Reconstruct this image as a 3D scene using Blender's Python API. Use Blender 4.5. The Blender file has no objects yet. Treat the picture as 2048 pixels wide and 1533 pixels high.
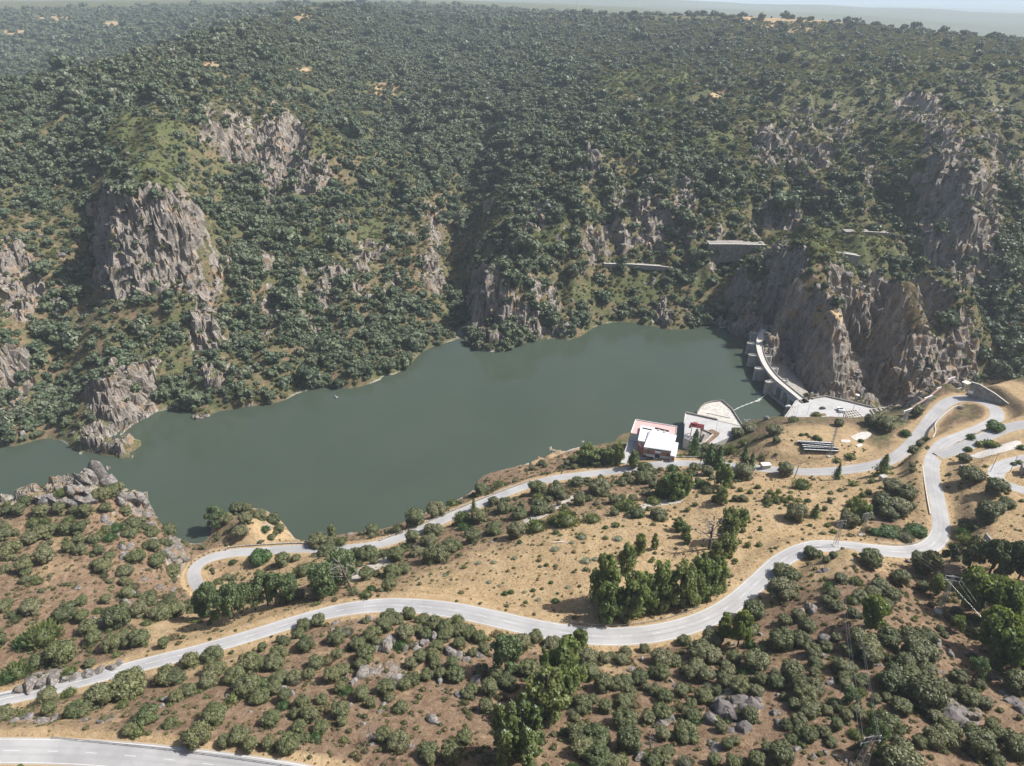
import bpy, math, random
import numpy as np
from mathutils import Vector, Matrix
S = bpy.context.scene
COL = S.collection
rad = math.radians
# ------------------------------------------------------------------ camera, sky, sun, exposure
CAM = np.array([0.0, 0.0, 290.0]); PITCH = rad(29.6); FPX = 1365.0
cp, sp = math.cos(PITCH), math.sin(PITCH)
cd = bpy.data.cameras.new("camera"); cam = bpy.data.objects.new("camera", cd); COL.objects.link(cam)
cam.location = CAM; cam.rotation_euler = (rad(90) - PITCH, 0, 0)
cd.sensor_width = 36; cd.lens = 36 * FPX / 2048; cd.clip_start = 1.0; cd.clip_end = 120000
S.camera = cam
SUN_EL, SUN_AZ = rad(47), rad(80)            # azimuth from +Y towards +X
w = bpy.data.worlds.new("World"); S.world = w; w.use_nodes = True
nt = w.node_tree; bg = nt.nodes["Background"]
sky = nt.nodes.new("ShaderNodeTexSky"); sky.sky_type = 'NISHITA'; sky.sun_disc = False
sky.sun_elevation = SUN_EL; sky.sun_rotation = SUN_AZ; sky.altitude = 600; sky.dust_density = 5.0; sky.air_density = 1.0
nt.links.new(sky.outputs[0], bg.inputs[0]); bg.inputs[1].default_value = 0.085
sl = bpy.data.lights.new("sun", 'SUN'); sl.energy = 5.0; sl.angle = rad(0.53); sl.color = (1.0, 0.965, 0.915)
sun = bpy.data.objects.new("sun", sl); COL.objects.link(sun)
sd = Vector((math.sin(SUN_AZ) * math.cos(SUN_EL), math.cos(SUN_AZ) * math.cos(SUN_EL), math.sin(SUN_EL)))
sun.rotation_euler = sd.to_track_quat('Z', 'Y').to_euler(); sun.location = (300, 300, 800)
S.view_settings.view_transform = 'Standard'; S.view_settings.look = 'None'
S.view_settings.exposure = 0.52; S.view_settings.gamma = 1.0
S.cycles.max_bounces = 6; S.cycles.volume_bounces = 1; S.cycles.transparent_max_bounces = 4
S.cycles.use_denoising = True

# ------------------------------------------------------------------ helpers
def P(px, py, z=None, Y=None):
    """Where the sight line through a point of the photo meets height z or depth Y."""
    a = (px - 1024) / FPX; b = (766.5 - py) / FPX
    d = np.array([a, cp + b * sp, -sp + b * cp])
    t = (z - CAM[2]) / d[2] if z is not None else Y / d[1]
    return CAM + d * t
def project(x, y, z):
    dz = z - CAM[2]; zc = np.maximum(y * cp - dz * sp, 1e-3)
    return 1024 + FPX * x / zc, 766.5 - FPX * (y * sp + dz * cp) / zc, zc
def tag(o, label=None, cat=None, group=None, kind=None):
    if label: o["label"] = label
    if cat: o["category"] = cat
    if group: o["group"] = group
    if kind: o["kind"] = kind
    return o
def new_obj(name, me, parent=None):
    o = bpy.data.objects.new(name, me); COL.objects.link(o)
    if parent is not None: o.parent = parent
    return o
def empty(name, loc, label, cat, group=None, rz=0.0):
    o = bpy.data.objects.new(name, None); COL.objects.link(o); o.location = loc; o.rotation_euler = (0, 0, rz)
    o.empty_display_size = 0.5
    return tag(o, label, cat, group)
def np_mesh(name, V, F, mat=None, smooth=False):
    """V (n,3), F (m,k) all of one arity, or a list of such arrays."""
    me = bpy.data.meshes.new(name)
    V = np.asarray(V, np.float32); Fs = [np.asarray(f, np.int32) for f in (F if isinstance(F, list) else [F]) if len(f)]
    me.vertices.add(len(V)); me.vertices.foreach_set("co", V.ravel())
    nl = sum(f.size for f in Fs); npoly = sum(len(f) for f in Fs)
    me.loops.add(nl); me.loops.foreach_set("vertex_index", np.concatenate([f.ravel() for f in Fs]))
    me.polygons.add(npoly)
    tot = np.concatenate([np.full(len(f), f.shape[1], np.int32) for f in Fs])
    st = np.concatenate([[0], np.cumsum(tot)[:-1]]).astype(np.int32)
    me.polygons.foreach_set("loop_start", st); me.polygons.foreach_set("loop_total", tot)
    if smooth: me.polygons.foreach_set("use_smooth", np.ones(npoly, bool))
    me.update(calc_edges=True); me.validate()
    if mat: me.materials.append(mat)
    return me
class MB:
    """Collects boxes, prisms, bars and ribbons; build() links them as one mesh object."""
    def __init__(s): s.v = []; s.f = []
    def add(s, V, F):
        n = len(s.v); s.v += [tuple(map(float, p)) for p in V]; s.f += [tuple(i + n for i in f) for f in F]; return s
    def prism(s, poly, z0, z1, top=None):
        n = len(poly); top = poly if top is None else top
        zb = z0 if hasattr(z0, '__len__') else [z0] * n; zt = z1 if hasattr(z1, '__len__') else [z1] * n
        a = sum(poly[i][0] * poly[(i + 1) % n][1] - poly[(i + 1) % n][0] * poly[i][1] for i in range(n))
        idx = list(range(n)) if a > 0 else list(range(n))[::-1]
        V = [(poly[i][0], poly[i][1], zb[i]) for i in idx] + [(top[i][0], top[i][1], zt[i]) for i in idx]
        F = [tuple(range(n))[::-1], tuple(range(n, 2 * n))] + [(i, (i + 1) % n, n + (i + 1) % n, n + i) for i in range(n)]
        return s.add(V, F)
    def box(s, c, d, rz=0.0):
        ca, sa = math.cos(rz), math.sin(rz); hx, hy = d[0] / 2, d[1] / 2
        poly = [(c[0] + x * ca - y * sa, c[1] + x * sa + y * ca) for x, y in ((-hx, -hy), (hx, -hy), (hx, hy), (-hx, hy))]
        return s.prism(poly, c[2] - d[2] / 2, c[2] + d[2] / 2)
    def bar(s, a, b, r, r2=None, n=5):
        a, b = Vector(a), Vector(b); r2 = r if r2 is None else r2
        d = (b - a).normalized(); u = d.orthogonal().normalized(); v = d.cross(u)
        V = [p + (u * math.cos(2 * math.pi * i / n) + v * math.sin(2 * math.pi * i / n)) * q for p, q in ((a, r), (b, r2)) for i in range(n)]
        return s.add(V, [(i, (i + 1) % n, n + (i + 1) % n, n + i) for i in range(n)] + [tuple(range(n))[::-1], tuple(range(n, 2 * n))])
    def path(s, pts, r, n=4):
        for a, b in zip(pts[:-1], pts[1:]): s.bar(a, b, r, n=n)
        return s
    def strip(s, pts, w, z0, z1):
        """A wall w thick along pts (x,y[,z]); z0, z1 heights (added to the point's z when it has one)."""
        L, R = offset(pts, w / 2), offset(pts, -w / 2)
        zz = [p[2] if len(p) > 2 else 0 for p in pts]
        V = []
        for l, r, z in zip(L, R, zz): V += [(l[0], l[1], z + z0), (r[0], r[1], z + z0), (r[0], r[1], z + z1), (l[0], l[1], z + z1)]
        F = []
        for i in range(len(pts) - 1):
            for k in range(4): F.append((4 * i + k, 4 * i + (k + 1) % 4, 4 * i + 4 + (k + 1) % 4, 4 * i + 4 + k))
        F += [(3, 2, 1, 0), tuple(4 * (len(pts) - 1) + k for k in range(4))]
        return s.add(V, F)
    def build(s, name, mat, parent=None, bevel=0, smooth=False, local=None):
        me = bpy.data.meshes.new(name); V = s.v
        if local is not None: V = [(x - local[0], y - local[1], z - local[2]) for x, y, z in V]
        me.from_pydata(V, [], s.f); me.update()
        me.materials.append(mat)
        if smooth:
            for p in me.polygons: p.use_smooth = True
        o = new_obj(name, me, parent)
        if bevel:
            m = o.modifiers.new("bevel", 'BEVEL'); m.width = bevel; m.segments = 1; m.limit_method = 'ANGLE'
        return o
def offset(pts, d):
    out = []
    n = len(pts)
    for i in range(n):
        a = np.array(pts[max(i - 1, 0)][:2], float); b = np.array(pts[min(i + 1, n - 1)][:2], float)
        t = (b - a) / max(np.linalg.norm(b - a), 1e-9)
        out.append((pts[i][0] - t[1] * d, pts[i][1] + t[0] * d))
    return out
def catmull(pts, step):
    """Smooth resampling of a polyline (any dimension) at about step metres."""
    p = np.asarray(pts, float); p = np.vstack([2 * p[0] - p[1], p, 2 * p[-1] - p[-2]]); out = []
    for i in range(1, len(p) - 2):
        n = max(2, int(np.linalg.norm(p[i + 1][:2] - p[i][:2]) / step)); t = np.linspace(0, 1, n, endpoint=False)[:, None]
        a, b, c, d = p[i - 1], p[i], p[i + 1], p[i + 2]
        out.append(0.5 * (2 * b + (c - a) * t + (2 * a - 5 * b + 4 * c - d) * t ** 2 + (3 * b - a - 3 * c + d) * t ** 3))
    return np.vstack(out + [p[-2][None]])
# ---- noise
def _h(ix, iy, s):
    with np.errstate(over='ignore'):
        h = ix.astype(np.uint32) * np.uint32(374761393) + iy.astype(np.uint32) * np.uint32(668265263) + np.uint32(s * 974634777 & 0xffffffff)
        h = (h ^ (h >> np.uint32(13))) * np.uint32(1274126177); h = (h ^ (h >> np.uint32(16))) * np.uint32(2246822519)
        return h ^ (h >> np.uint32(15))
def _u(ix, iy, s): return _h(ix, iy, s).astype(np.float32) / np.float32(4294967295)
def pnoise(x, y, s=0):
    x = np.asarray(x, np.float64); y = np.asarray(y, np.float64)
    ix = np.floor(x).astype(np.int64); iy = np.floor(y).astype(np.int64); fx = (x - ix).astype(np.float32); fy = (y - iy).astype(np.float32)
    u = fx * fx * fx * (fx * (fx * 6 - 15) + 10); v = fy * fy * fy * (fy * (fy * 6 - 15) + 10)
    def g(dx, dy):
        a = _u(ix + dx, iy + dy, s) * np.float32(2 * math.pi)
        return np.cos(a) * (fx - dx) + np.sin(a) * (fy - dy)
    a = g(0, 0); b = g(1, 0); c = g(0, 1); d = g(1, 1)
    return ((a + (b - a) * u) * (1 - v) + (c + (d - c) * u) * v) * 1.45
def fbm(x, y, s=0, o=4):
    r = 0; a = 0.5
    for k in range(o): r = r + a * pnoise(x * 2 ** k, y * 2 ** k, s + k); a *= 0.5
    return r
def cells(x, y, s=0):
    """Voronoi: random value of the nearest cell and F2-F1."""
    ix = np.floor(x).astype(np.int64); iy = np.floor(y).astype(np.int64)
    d1 = np.full(x.shape, 9., np.float32); d2 = d1.copy(); val = np.zeros(x.shape, np.float32)
    for dx in (-1, 0, 1):
        for dy in (-1, 0, 1):
            cx, cy = ix + dx, iy + dy
            d = (cx + _u(cx, cy, s + 1) - x) ** 2 + (cy + _u(cx, cy, s + 2) - y) ** 2; d = d.astype(np.float32)
            r = _u(cx, cy, s + 3); m = d < d1
            d2 = np.where(m, d1, np.minimum(d2, d)); val = np.where(m, r, val); d1 = np.where(m, d, d1)
    return val, np.sqrt(d2) - np.sqrt(d1)
def sstep(a, b, x): t = np.clip((x - a) / (b - a), 0, 1); return t * t * (3 - 2 * t)
# ---- materials
def mat(name, col=(0.5, 0.5, 0.5), rough=0.8, metal=0.0, spec=0.3):
    m = bpy.data.materials.new(name); m.use_nodes = True; b = m.node_tree.nodes["Principled BSDF"]
    b.inputs["Base Color"].default_value = (*col, 1); b.inputs["Roughness"].default_value = rough
    b.inputs["Metallic"].default_value = metal; b.inputs["Specular IOR Level"].default_value = spec
    return m
class NT:
    def __init__(s, m): s.t = m.node_tree; s.b = s.t.nodes["Principled BSDF"]
    def n(s, ty, **k):
        x = s.t.nodes.new(ty)
        for a, v in k.items(): setattr(x, a, v)
        return x
    def link(s, a, b): s.t.links.new(a, b)
    def pos(s):
        return s.n("ShaderNodeNewGeometry").outputs["Position"]
    def noise(s, scale, vec=None, detail=4, rough=0.55, dist=0.0):
        x = s.n("ShaderNodeTexNoise"); x.inputs["Scale"].default_value = scale; x.inputs["Detail"].default_value = detail
        x.inputs["Roughness"].default_value = rough; x.inputs["Distortion"].default_value = dist
        if vec is not None: s.link(vec, x.inputs["Vector"])
        return x.outputs["Fac"]
    def vor(s, scale, vec=None, feature='F1', out="Distance"):
        x = s.n("ShaderNodeTexVoronoi", feature=feature); x.inputs["Scale"].default_value = scale
        if vec is not None: s.link(vec, x.inputs["Vector"])
        return x.outputs[out]
    def math(s, op, a, b=None, clamp=False):
        x = s.n("ShaderNodeMath", operation=op, use_clamp=clamp)
        for i, v in enumerate((a, b)):
            if v is None: continue
            if isinstance(v, (int, float)): x.inputs[i].default_value = v
            else: s.link(v, x.inputs[i])
        return x.outputs[0]
    def mix(s, f, a, b, blend='MIX'):
        x = s.n("ShaderNodeMix", data_type='RGBA', blend_type=blend)
        for i, v in ((0, f), (6, a), (7, b)):
            if isinstance(v, (int, float)): x.inputs[i].default_value = v
            elif isinstance(v, tuple): x.inputs[i].default_value = (*v, 1)
            else: s.link(v, x.inputs[i])
        return x.outputs[2]
    def ramp(s, f, stops, interp='LINEAR'):
        x = s.n("ShaderNodeValToRGB"); e = x.color_ramp.elements; x.color_ramp.interpolation = interp
        while len(e) < len(stops): e.new(0.5)
        for q, (p, c) in zip(e, stops): q.position = p; q.color = (*c, 1) if isinstance(c, tuple) else (c, c, c, 1)
        s.link(f, x.inputs[0]); return x.outputs[0]
    def remap(s, f, a, b, c=0.0, d=1.0):
        x = s.n("ShaderNodeMapRange"); s.link(f, x.inputs[0])
        for i, v in enumerate((a, b, c, d)): x.inputs[i + 1].default_value = v
        return x.outputs[0]
    def attr(s, name):
        x = s.n("ShaderNodeAttribute"); x.attribute_name = name; return x.outputs["Fac"]
    def col(s, c): s.link(c, s.b.inputs["Base Color"])
    def bump(s, h, strength, dist, normal=None):
        x = s.n("ShaderNodeBump"); x.inputs["Strength"].default_value = strength; x.inputs["Distance"].default_value = dist
        s.link(h, x.inputs["Height"])
        if normal is not None: s.link(normal, x.inputs["Normal"])
        s.link(x.outputs[0], s.b.inputs["Normal"]); return x.outputs[0]
def weathered(name, col, amt=0.25, scale=0.4, rough=0.85, streak=True, bump=0.0, col2=None):
    """Plain outdoor surface with blotches and vertical run-off streaks."""
    m = mat(name, col, rough); t = NT(m); p = t.pos()
    mp = t.n("ShaderNodeMapping"); mp.inputs["Scale"].default_value = (1, 1, 0.12 if streak else 1); t.link(p, mp.inputs[0])
    a = t.noise(scale, p, 5, 0.65); b = t.noise(scale * 3.2, mp.outputs[0], 4, 0.6)
    f = t.math('ADD', t.math('MULTIPLY', a, 0.5), t.math('MULTIPLY', b, 0.5))
    dk = tuple(c * (1 - 1.6 * amt) for c in (col2 or col)); lt = tuple(min(1, c * (1 + amt)) for c in col)
    t.col(t.ramp(f, [(0.33, dk), (0.5, col), (0.68, lt)]))
    if bump: t.bump(t.noise(scale * 8, p, 4), bump, 0.1)
    return m
# ------------------------------------------------------------------ terrain: a height field over the valley
# roads: (photo x, photo y, height, width) of points on the centre line
ROAD_UPPER = [(-160, 1506, 94, 8.2), (-60, 1502, 94, 8.2), (60, 1502, 94, 8.2), (160, 1505, 94, 8.2), (260, 1512, 94, 8.2), (350, 1521, 94, 8.2), (450, 1533, 94, 8.2), (560, 1549, 94, 8.2), (700, 1575, 94, 8)]
ROAD_MAIN = [(-160, 1440, 66.5, 6.4), (-60, 1411, 66.5, 6.4), (0, 1399, 66.5, 6.4), (100, 1377, 66.5, 6.4), (200, 1352, 66.5, 6.4), (300, 1326, 66.5, 6.4), (400, 1301, 66.5, 6.4),
    (500, 1272, 66.5, 6.4), (600, 1241, 66.5, 6.6), (680, 1221, 66.5, 7), (760, 1211, 66.5, 7.6), (840, 1213, 66.5, 8), (920, 1223, 66.5, 8.4), (1000, 1240, 66.5, 8.6),
    (1080, 1258, 66.3, 8.8), (1160, 1270, 66, 9), (1240, 1273, 65.5, 9), (1320, 1265, 65, 9), (1400, 1243, 64, 8.8), (1462, 1210, 63, 8.6), (1515, 1165, 62, 8.4), (1565, 1120, 61, 8.2),
    (1625, 1094, 60, 8), (1690, 1094, 59, 8), (1760, 1101, 58, 8), (1815, 1104, 57, 8.2), (1858, 1094, 56, 8.4), (1881, 1067, 55, 8.4), (1880, 1030, 54, 8), (1872, 990, 53, 8),
    (1864, 950, 52, 8), (1866, 918, 50.5, 8.4), (1890, 888, 49, 9), (1930, 870, 47.5, 8), (1968, 854, 46, 8), (1992, 838, 45, 8), (1990, 818, 43.5, 8.5), (1962, 803, 42, 8.5),
    (1925, 797, 41, 8.5), (1893, 806, 40, 8.2), (1866, 832, 38.5, 8), (1840, 867, 37, 8), (1808, 902, 35.5, 8), (1766, 926, 34, 8), (1700, 939, 32, 8), (1620, 944, 29.5, 7.6),
    (1540, 939, 26.5, 7), (1450, 930, 23, 6.6), (1380, 927, 20, 6.6), (1310, 930, 18, 7), (1245, 941, 16, 6.6), (1180, 948, 15, 6.2), (1110, 957, 14.5, 6.2), (1050, 973, 14, 6.2),
    (980, 1000, 13.5, 6.4), (900, 1034, 13, 6.6), (830, 1064, 13, 6.6), (760, 1088, 13, 6.4), (680, 1098, 13, 6.4), (585, 1098, 13.5, 6.4), (520, 1103, 14, 6.6), (460, 1107, 14.5, 6.8), (412, 1120, 15, 7),
    (388, 1142, 15.5, 7), (396, 1172, 16, 6.6), (430, 1200, 17.5, 6)]
ROAD_SIDE = [(1876, 912, 50.7, 7), (1925, 895, 51.5, 8), (1980, 870, 53, 8), (2020, 855, 54, 8), (2080, 846, 55, 8), (2160, 850, 56, 8)]
ROAD_EDGE = [(2140, 905, 58, 7), (2060, 917, 58.5, 7.5), (2012, 930, 59.5, 8), (1992, 947, 60.5, 8), (2005, 966, 61.5, 7.5), (2060, 985, 62.5, 7), (2140, 1010, 64, 7)]
def road_world(pts, step=1.6):
    return catmull([np.append(P(a, b, z=z), wd) for a, b, z, wd in pts], step)
ROADS = {k: road_world(v) for k, v in (("upper", ROAD_UPPER), ("main", ROAD_MAIN), ("side", ROAD_SIDE), ("edge", ROAD_EDGE))}
C = []      # terrain controls: x, y, z
def cz(txt):
    for t in txt.split(): a, b, z = map(float, t.split(',')); C.append(P(a, b, z=z))
def cy(txt):
    for t in txt.split(): a, b, Y = map(float, t.split(',')); C.append(P(a, b, Y=Y))
def cw(txt):      # photo column, depth, height (ground no sight line reaches)
    for t in txt.split():
        a, Y, z = map(float, t.split(',')); zc = Y * cp - (z - CAM[2]) * sp; C.append(np.array([(a - 1024) / FPX * zc, Y, z]))
SHORE_FAR = "0,890 70,881 130,886 150,905 210,912 275,896 282,880 265,850 325,822 360,815 385,825 405,838 440,822 490,818 560,805 590,790 660,775 700,778 760,760 800,745 830,720 880,690 910,665 932,650 945,655 975,672 1040,690 1080,680 1140,680 1190,655 1240,645 1290,650 1340,659 1400,655 1450,652 1465,662 1490,674 1515,682"
SHORE_NEAR = "330,1060 370,1085 405,1085 430,1045 470,1020 520,1018 570,1052 590,1078 640,1077 700,1068 800,1048 870,1018 945,985 960,955 1050,930 1140,900 1230,880 1262,862 1480,862 1570,842"
for t in (SHORE_FAR + " " + SHORE_NEAR).split():
    a, b = map(float, t.split(',')); C.append(P(a, b, z=0.0))
cz("1310,836,-11 1325,840,-11 1340,848,-10 1540,692,-7 1558,716,-10 1580,745,-13 1605,768,-14 1632,788,-12 1322,836,-9 1300,826,-10 1400,798,-10 1345,846,-8 1556,826,-9 1572,812,-7 1545,838,-5 1520,835,-8 1490,835,-6 1455,800,-10 0,925,-14 150,945,-14 330,960,-15 330,880,-16 500,860,-16 500,940,-16 700,820,-16 700,960,-16 900,740,-16 900,900,-16 1100,730,-18 1100,830,-18 1250,700,-18 1300,800,-18 1420,720,-18 1490,760,-18 1540,810,-16 460,990,-12 370,1020,-8 620,1040,-10 840,990,-10 940,930,-10 1150,860,-12")
# far bank, left
cy("0,830,447 0,740,480 0,640,530 0,540,590 0,440,670 0,340,760 0,260,850 0,192,980 100,170,1015 -120,700,480 -120,500,600 -120,300,790")
cy("90,830,452 90,740,492 90,640,545 110,520,625 110,400,720 100,300,815 200,820,441 215,765,452 240,742,476 130,800,470 200,690,510 200,620,545 320,760,487 320,680,525")
cy("215,585,560 300,585,560 360,548,580 225,450,590 250,395,610 290,362,625 350,390,622 392,440,622 385,500,600 185,500,640 180,420,700 295,335,690 300,250,800 300,180,975 200,142,1065 350,92,1290 430,66,1450 500,45,1680 600,22,2100 700,13,2600")
cw("0,1150,110 0,1400,50 200,1300,140 200,1550,85 350,1600,165 350,1900,125 500,2050,210 -250,1200,60 -250,900,120 -250,650,90 -300,500,10")
cy("0,170,1750 0,100,2300 0,40,3000 0,8,4500 200,125,1850 200,70,2500 200,20,3600 350,68,2350 350,30,3200 500,28,3000 -200,90,2400")
cy("410,640,548 400,700,512 440,760,490 500,760,495 500,690,535 500,600,600 500,500,690 500,400,780 520,340,850 590,340,840 560,240,950 520,205,1030 640,260,930 500,130,1220 500,80,1500 430,560,600 430,470,690")
cy("620,700,540 700,690,562 700,590,640 720,480,745 740,400,840 700,300,1010 700,200,1300 700,100,1850 700,50,2350 800,30,2900 820,600,640 800,660,590 830,500,740 840,400,850 600,560,640 640,450,760")
cy("885,600,650 880,500,735 915,625,655 912,560,705 905,480,790 922,380,905 950,280,1080 980,200,1330 900,130,1700 1000,110,1850 860,300,1030 850,200,1380")
cy("975,655,596 955,580,622 985,548,640 1035,590,622 1060,640,608 1060,540,655 1050,470,715 1040,400,790 1100,330,880 1180,280,960 1300,230,1090 1450,170,1330 1480,100,1800 1300,110,1750 1200,60,2300 1400,48,2400 1600,50,2300 1200,30,2800 1000,40,2700 1500,38,2700")
cy("1700,48,2400 1800,60,2200 1900,75,2050 2048,88,1950 2200,100,1900 1240,590,672 1240,533,704 1240,515,712 1250,440,760 1300,360,850 1400,300,940 1400,590,668 1400,535,698 1440,505,712 1440,486,722 1530,486,725 1480,420,780 1560,400,815 1600,300,960 1650,200,1220 1700,150,1430 1900,150,1380 2040,150,1330")
cw("1300,3600,170 1600,3200,140 1900,2900,120 2100,2800,110 1000,3800,225")
# the rock dome beside the dam and the gorge below it
cy("1480,630,612 1475,560,650 1530,610,596 1560,655,566 1640,650,542 1685,640,546 1690,600,566 1640,715,524 1640,785,514 1695,790,514 1590,720,545 1560,700,566 1580,545,592 1610,515,618 1660,522,622")
cy("1706,570,655 1707,660,625 1709,760,580 1730,572,606 1755,620,578 1740,720,550 1740,795,534 1785,600,655 1790,720,605 1830,560,645 1885,600,603 1905,660,572 1865,740,545 1850,800,525 1945,700,570 1965,620,630 2040,600,650 2040,700,575 2200,650,600")
cy("1850,555,690 1845,450,752 1870,330,800 1920,225,985 1935,330,790 1940,450,715 1990,400,790 1960,590,665 1985,540,690 1800,330,905 2015,330,900 1900,270,900 1780,480,742 2040,400,830 2040,300,940 2040,500,740 1750,500,708 1700,472,738 1800,420,785 1700,400,805 1700,300,950 1800,250,1060 1850,200,1180")
cw("1900,485,-62 2048,480,-52 2200,480,-45 1800,500,-55 1650,495,-45 1600,520,-40")
# far country
cy("800,10,4200 1000,5,7500 1200,14,9500 1600,15,14000 2048,45,10000 2048,78,6500 1800,42,8000 1500,10,18000 2048,25,24000 0,0,7500 500,2,8000 500,-4,15000 1000,0,15000")
# near bank
cz("60,1000,30 0,1012,24 100,985,32 190,962,36 235,985,32 290,1012,24 322,1055,12 120,1060,42 0,1080,44 220,1080,40 300,1110,33 350,1130,24 60,1180,52 0,1300,60 180,1180,47 180,1270,58 300,1200,42 300,1270,60 430,1225,40 560,1190,48 700,1180,54 470,1240,56 620,1140,28 760,1140,36 500,1040,22 540,1070,12 470,1060,17")
cw("60,350,0 0,350,0 190,372,0 250,358,0 300,338,0 -150,350,0 -150,300,30 -150,250,50 60,372,-10 190,390,-12")
cz("900,1110,40 900,1160,53 1000,1180,57 1050,1120,52 1100,1180,58 1130,1060,46 1200,1040,44.5 1318,1033,46 1370,1090,55 1290,1100,54 1220,1160,59 1340,1040,43 1260,1000,34 1200,960,23 1120,1010,32 1050,1040,34 980,1060,30 1400,1010,42 1480,1000,44 1560,1000,46 1500,1100,57 1600,1040,52 1660,975,40 1750,960,42 1740,1030,51 1820,1000,50 1820,1060,54 1780,1080,55.5 1400,970,33")
cz("1530,890,31 1560,868,33 1640,858,35 1710,866,36 1770,852,38 1640,900,33.5 1700,905,33.5 1500,915,25 1470,905,15 1800,832,38 1870,790,40 1900,770,42 1960,835,44 1910,835,41.5 1885,855,42")
cw("1321,450,-9 1330,440,-8 1316,460,-10 1340,452,-9 2000,446,34 2048,452,34 1950,442,28 1900,436,12 2120,452,34 1960,460,0 2048,466,-4 1545,440,11 1610,440,11.5 1690,440,11.5 1760,440,12 1800,452,8 1840,450,18 1600,462,11.5 1700,465,11.5 1740,470,5")
cz("1955,771,47 1990,769,47.5 2030,790,50 2048,756,47.5 2048,800,51 2120,790,52 2015,806,50 2035,835,52.5 1960,925,55 2010,905,57 1930,960,56 1925,1010,57.5 2040,1000,63 1990,1020,62 2020,1060,65 1950,1060,61 1910,1100,59 1950,1140,64 2048,1140,68 1890,1135,60.5 2200,1000,68 2200,800,62")
cz("1640,1110,67 1760,1122,64 1690,1165,76 1600,1190,71 1560,1215,68 1800,1180,68 1700,1250,83 1560,1300,77 1850,1250,75 1950,1250,72 2048,1250,74 1960,1350,80 1700,1400,92 1880,1400,87 2048,1400,84 1500,1400,87 1300,1350,77 1300,1450,88 1100,1350,77 1100,1450,88 900,1350,78 900,1450,88 700,1350,79 700,1450,89 500,1350,77 500,1440,88 300,1400,80 300,1455,90 100,1430,81 100,1462,90 2048,1500,92 1800,1500,97 1600,1500,98 1400,1520,97 1200,1530,97 1000,1530,97 800,1530,97")
C.append(P(1690, 1091, Y=236))
cw("1024,80,112 200,75,112 1850,80,112 1024,50,140 0,45,140 2048,45,140 -400,90,108 2500,90,104 -400,140,80 -400,200,55 2500,150,86 2500,250,72 2500,400,60")
for k, r in ROADS.items():
    for q in r[::9]: C.append(q[:3].copy())
C = np.array(C)
cu = np.column_stack([np.arctan2(C[:, 0], C[:, 1]), np.log(np.hypot(C[:, 0], C[:, 1]))])
_, uq = np.unique(np.round(cu, 4), axis=0, return_index=True); C = C[uq]; cu = cu[uq]
def _k(d2): return np.where(d2 > 0, 0.5 * d2 * np.log(d2 + 1e-20), 0)
n_ = len(C); D2 = ((cu[:, None] - cu[None]) ** 2).sum(-1)
A_ = np.zeros((n_ + 3, n_ + 3)); A_[:n_, :n_] = _k(D2) + np.eye(n_) * 2e-5; A_[:n_, n_] = 1; A_[:n_, n_ + 1:] = cu; A_[n_:, :n_] = A_[:n_, n_:].T
W_ = np.linalg.solve(A_, np.append(C[:, 2], [0, 0, 0]))
TH0, TH1, DTH = rad(-64), rad(64), 0.0023
TH = np.arange(TH0, TH1, DTH); LR = np.concatenate([np.arange(math.log(50), math.log(1300), 0.0031), np.arange(math.log(1300), math.log(17500), 0.0095), np.arange(math.log(17500), math.log(62000), 0.05)])
def tps(u, v):
    out = np.empty(u.shape)
    for i in range(0, len(u), 20000):
        a = u[i:i + 20000, None] - cu[None, :, 0]; b = v[i:i + 20000, None] - cu[None, :, 1]
        out[i:i + 20000] = _k(a * a + b * b) @ W_[:n_] + W_[n_] + u[i:i + 20000] * W_[n_ + 1] + v[i:i + 20000] * W_[n_ + 2]
    return out
thc = np.linspace(TH[0], TH[-1], len(TH) // 4); lrc = np.interp(np.linspace(0, len(LR) - 1, len(LR) // 4), np.arange(len(LR)), LR)
gu, gv = np.meshgrid(thc, lrc); Zc = tps(gu.ravel(), gv.ravel()).reshape(gu.shape)
def resamp(Z, a0, a1, axis):
    i = np.interp(a1, a0, np.arange(len(a0))); i0 = np.clip(np.floor(i).astype(int), 0, len(a0) - 2); f = i - i0
    return Z[:, i0] * (1 - f) + Z[:, i0 + 1] * f if axis else Z[i0] * (1 - f)[:, None] + Z[i0 + 1] * f[:, None]
ZT = resamp(resamp(Zc, lrc, LR, 0), thc, TH, 1)
TU, TV = np.meshgrid(TH, LR); RR = np.exp(TV); GX = RR * np.sin(TU); GY = RR * np.cos(TU)
def grid_at(G, x, y):
    u = np.clip((np.arctan2(x, y) - TH[0]) / DTH, 0, len(TH) - 1.001); v = np.interp(np.log(np.hypot(x, y) + 1e-9), LR, np.arange(len(LR)))
    v = np.clip(v, 0, len(LR) - 1.001); i = np.floor(v).astype(int); j = np.floor(u).astype(int); a = v - i; b = u - j
    return (G[i, j] * (1 - b) + G[i, j + 1] * b) * (1 - a) + (G[i + 1, j] * (1 - b) + G[i + 1, j + 1] * b) * a
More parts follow.
